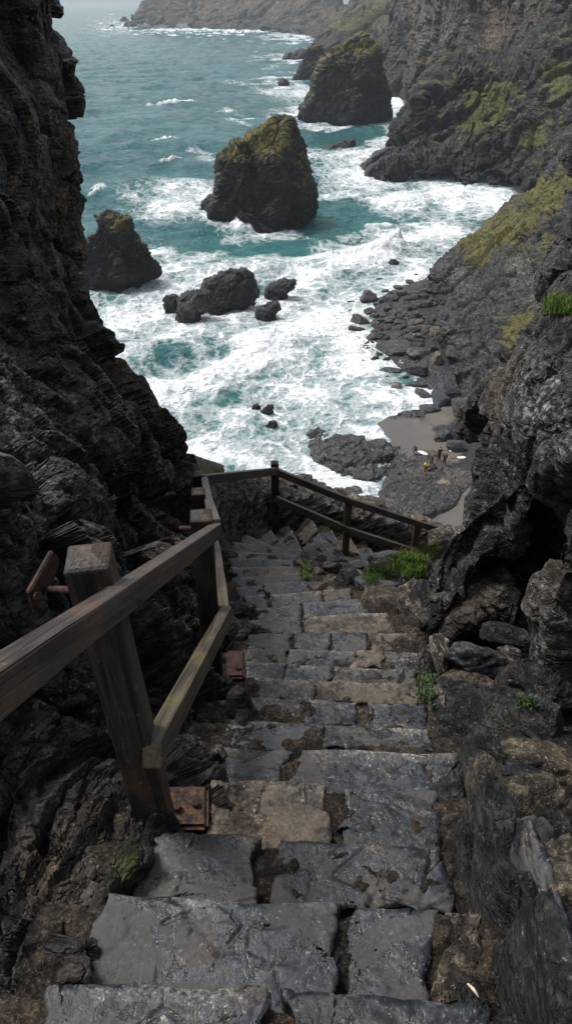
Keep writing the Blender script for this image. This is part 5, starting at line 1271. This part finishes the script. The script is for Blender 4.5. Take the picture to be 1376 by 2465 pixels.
rod('bolt_head', at(530, 1284, 2.62), at(536, 1284, 2.60), .007, 'rust_dark', rail, .0)
rod('bolt', at(436, 1272, 2.72), at(470, 1272, 2.66), .012, 'rust', rail, .02)
zk = NOS[3][0][2]
def footing(px0, py0, px1, py1, z, th, mat, label):
    q = [onz(px0, py1, z), onz(px1, py1, z), onz(px1, py0, z), onz(px0, py0, z)]
    o = plate('footing', q, th, mat, rail, .012); o['label'] = label
    return o
f1 = footing(396, 1905, 503, 2008, zk + .03, .035, 'rust_dark', 'thick rusted iron foot plate')
rod('bolt_head', onz(425, 1944, zk + .06), onz(425, 1940, zk + .085), .011, 'rust', f1, .014)
rod('bolt_head', onz(470, 1936, zk + .06), onz(470, 1932, zk + .08), .010, 'rust', f1, .013)
f2 = footing(545, 1578, 590, 1645, NOS[8][0][2] + .01, .05, 'rust', 'reddish iron foot plate')
rod('bolt_head', onz(572, 1607, NOS[8][0][2] + .05), onz(572, 1605, NOS[8][0][2] + .075), .012, 'rust_dark', f2, .016)

# ================================================================= PLANTS AND SMALL THINGS
def blades(name, pts, n, hgt, wid, mat, spread, seed, parent=None, curl=.5):
    g = np.random.default_rng(seed); V = []; Fc = []
    for i in range(n):
        c = pts[g.integers(len(pts))] + np.append(g.normal(0, spread, 2), 0)
        a = g.uniform(0, 6.28); h = hgt * g.uniform(.5, 1.3); w = wid * g.uniform(.6, 1.2); ln = g.uniform(.1, 1.) * curl
        dr = np.array([math.cos(a), math.sin(a), 0]); sd = np.array([-dr[1], dr[0], 0])
        b = len(V)
        for s_ in (0., .5, 1.):
            m_ = c + dr * (ln * h * s_ ** 2) + np.array([0, 0, h * s_ * (1 - .3 * ln * s_)])
            V += [m_ - sd * w * (1 - s_ * .9), m_ + sd * w * (1 - s_ * .9)]
        Fc += [[b, b + 1, b + 3, b + 2], [b + 2, b + 3, b + 5, b + 4]]
    return mesh(name, np.array(V), np.array(Fc), M[mat], False, None, False, parent)
def ground_pts(pxs, d0):
    bpy.context.view_layer.update(); dg = bpy.context.evaluated_depsgraph_get(); out = []
    for a, b in pxs:
        d = Vector(ray(a, b)).normalized()
        hit, loc, nrm, idx, ob, mt = SC.ray_cast(dg, d * .3, d)
        if hit and loc.length < d0: out.append(np.array(loc) - np.array(d) * .01)
    return out
g = np.random.default_rng(31)
gp = ground_pts([(x_, 1392 - (x_ - 880) * .38 + g.uniform(-24, 14)) for x_ in g.uniform(885, 1052, 260)], 14)
if gp:
    tag(blades('grass', gp, 9000, .028, .0026, 'grass', .035, 1), 'short green grass growing on the bank beside the lower flight', 'grass', kind='stuff')
    tag(blades('dry_grass', [p for p in gp if proj(p[None])[0][0] > 950] or gp, 4000, .034, .0025, 'dry_grass', .05, 2), 'dry yellowish grass on the bank below the end of the railing', 'grass', kind='stuff')
gp = ground_pts([(x_, y_) for x_, y_ in zip(g.uniform(950, 1022, 90), g.uniform(1342, 1386, 90))], 14)
if gp: tag(blades('grass_tuft', gp, 4200, .045, .004, 'grass', .02, 3), 'vivid green tuft of grass between the grey stones under the crag', 'grass tuft')
gp = ground_pts([(x_, y_) for x_, y_ in zip(g.uniform(1325, 1376, 80), g.uniform(716, 756, 80))], 16)
if gp: tag(blades('grass_tuft', gp, 3600, .032, .003, 'grass', .025, 4), 'bright green tuft of grass on top of the right crag', 'grass tuft')
gp = ground_pts([(x_, y_) for x_, y_ in zip(g.uniform(1008, 1042, 60), g.uniform(1625, 1690, 60))], 6)
if gp: tag(blades('plant', gp, 420, .028, .006, 'dark_leaf', .012, 5, curl=1.2), 'dark leafy plant in the corner at the right end of the steps', 'plant')
gp = ground_pts([(x_, y_) for x_, y_ in zip(g.uniform(1242, 1288, 50), g.uniform(1676, 1708, 50))], 6)
if gp: tag(blades('plant', gp, 110, .022, .005, 'dark_leaf', .006, 6, curl=1.2), 'small yellow green plant below the narrow buttress', 'plant')
gp = ground_pts([(x_, y_) for x_, y_ in zip(g.uniform(728, 746, 30), g.uniform(1352, 1395, 30))], 9)
if gp: tag(blades('moss', gp, 400, .03, .006, 'grass', .012, 8, curl=1.), 'bright moss on the upright slab at the inner corner of the turn', 'moss', kind='stuff')
# feather on the near step
bpy.context.view_layer.update()
q = ground_pts([(1122, 2374), (1149, 2408)], 6)
if len(q) == 2:
    a, b = q[0] + (0, 0, .012), q[1] + (0, 0, .012); ax = (b - a); L = np.linalg.norm(ax); ax /= L; sd = np.cross(ax, [0, 0, 1]); sd /= np.linalg.norm(sd)
    V = []
    for s_ in np.linspace(0, 1, 14):
        w = .0042 * math.sin(math.pi * min(1, .12 + s_ * .85)) ** .7
        c = a + ax * L * s_ + np.array([0, 0, .006 * math.sin(math.pi * s_)])
        V += [c - sd * w + (0, 0, .001), c + np.array([0, 0, .003]), c + sd * w + (0, 0, .001), c - np.array([0, 0, .0008])]
    V = np.array(V); Fc = []
    for i in range(13):
        for j in range(4): Fc.append([i * 4 + j, i * 4 + (j + 1) % 4, i * 4 + 4 + (j + 1) % 4, i * 4 + 4 + j])
    M['feather'] = plain_mat('feather', (.55, .30, .16), (.62, .58, .52), 60., .6, .2, .002)
    tag(mesh('feather', V, np.array(Fc), M['feather'], True), 'small pale orange feather lying on the nearest step', 'feather')

# ================================================================= AIR, LIGHT, CAMERA
bm = bmesh.new(); bmesh.ops.create_cube(bm, size=1.)
for v in bm.verts: v.co = Vector((v.co.x * 15000, v.co.y * 10500 + 5150, (v.co.z + .5) * 155 + SEA - 4))
me = bpy.data.meshes.new('haze'); bm.to_mesh(me); bm.free()
hz = bpy.data.objects.new('haze', me); COL.objects.link(hz)
m = bpy.data.materials.new('sea_haze'); m.use_nodes = True; nt = m.node_tree; nt.nodes.clear()
out = nt.nodes.new('ShaderNodeOutputMaterial'); pv = nt.nodes.new('ShaderNodeVolumePrincipled')
pv.inputs['Color'].default_value = (.66, .72, .77, 1); pv.inputs['Density'].default_value = .00013; pv.inputs['Anisotropy'].default_value = .1
nt.links.new(pv.outputs[0], out.inputs['Volume']); me.materials.append(m)
tag(hz, 'thin grey sea haze veiling the far headland', 'haze', kind='stuff')

w = bpy.data.worlds.new('World'); SC.world = w; w.use_nodes = True; nt = w.node_tree
bg = nt.nodes['Background']
sky = nt.nodes.new('ShaderNodeTexSky'); sky.sky_type = 'NISHITA'; sky.sun_disc = False
SE, SA = 58., -62.
sky.sun_elevation = math.radians(SE); sky.sun_rotation = math.radians(SA); sky.air_density = 1.; sky.dust_density = 3.
hs = nt.nodes.new('ShaderNodeHueSaturation'); hs.inputs['Saturation'].default_value = .38
nt.links.new(sky.outputs[0], hs.inputs['Color']); nt.links.new(hs.outputs[0], bg.inputs[0]); bg.inputs[1].default_value = .095
sl = bpy.data.lights.new('sun', 'SUN'); sl.energy = 1.5; sl.angle = math.radians(16); sl.color = (1., .965, .92)
so = bpy.data.objects.new('sun', sl); COL.objects.link(so)
dirv = Vector((math.sin(math.radians(SA)) * math.cos(math.radians(SE)), math.cos(math.radians(SA)) * math.cos(math.radians(SE)), math.sin(math.radians(SE))))
so.rotation_euler = dirv.to_track_quat('Z', 'Y').to_euler()
cam = bpy.data.cameras.new('camera'); co = bpy.data.objects.new('camera', cam); COL.objects.link(co)
cam.sensor_fit = 'VERTICAL'; cam.sensor_height = 24.; cam.lens = F / 2465 * 24.; cam.clip_start = .05; cam.clip_end = 30000
co.rotation_euler = (math.pi / 2 - TH, 0, 0); SC.camera = co
vs = SC.view_settings; vs.view_transform = 'Standard'; vs.look = 'None'; vs.gamma = 1.; vs.exposure = 1.14; vs.use_curve_mapping = False
SC.cycles.use_denoising = True; SC.cycles.max_bounces = 5; SC.cycles.volume_bounces = 1; SC.cycles.diffuse_bounces = 3
SC.cycles.caustics_reflective = False; SC.cycles.caustics_refractive = False
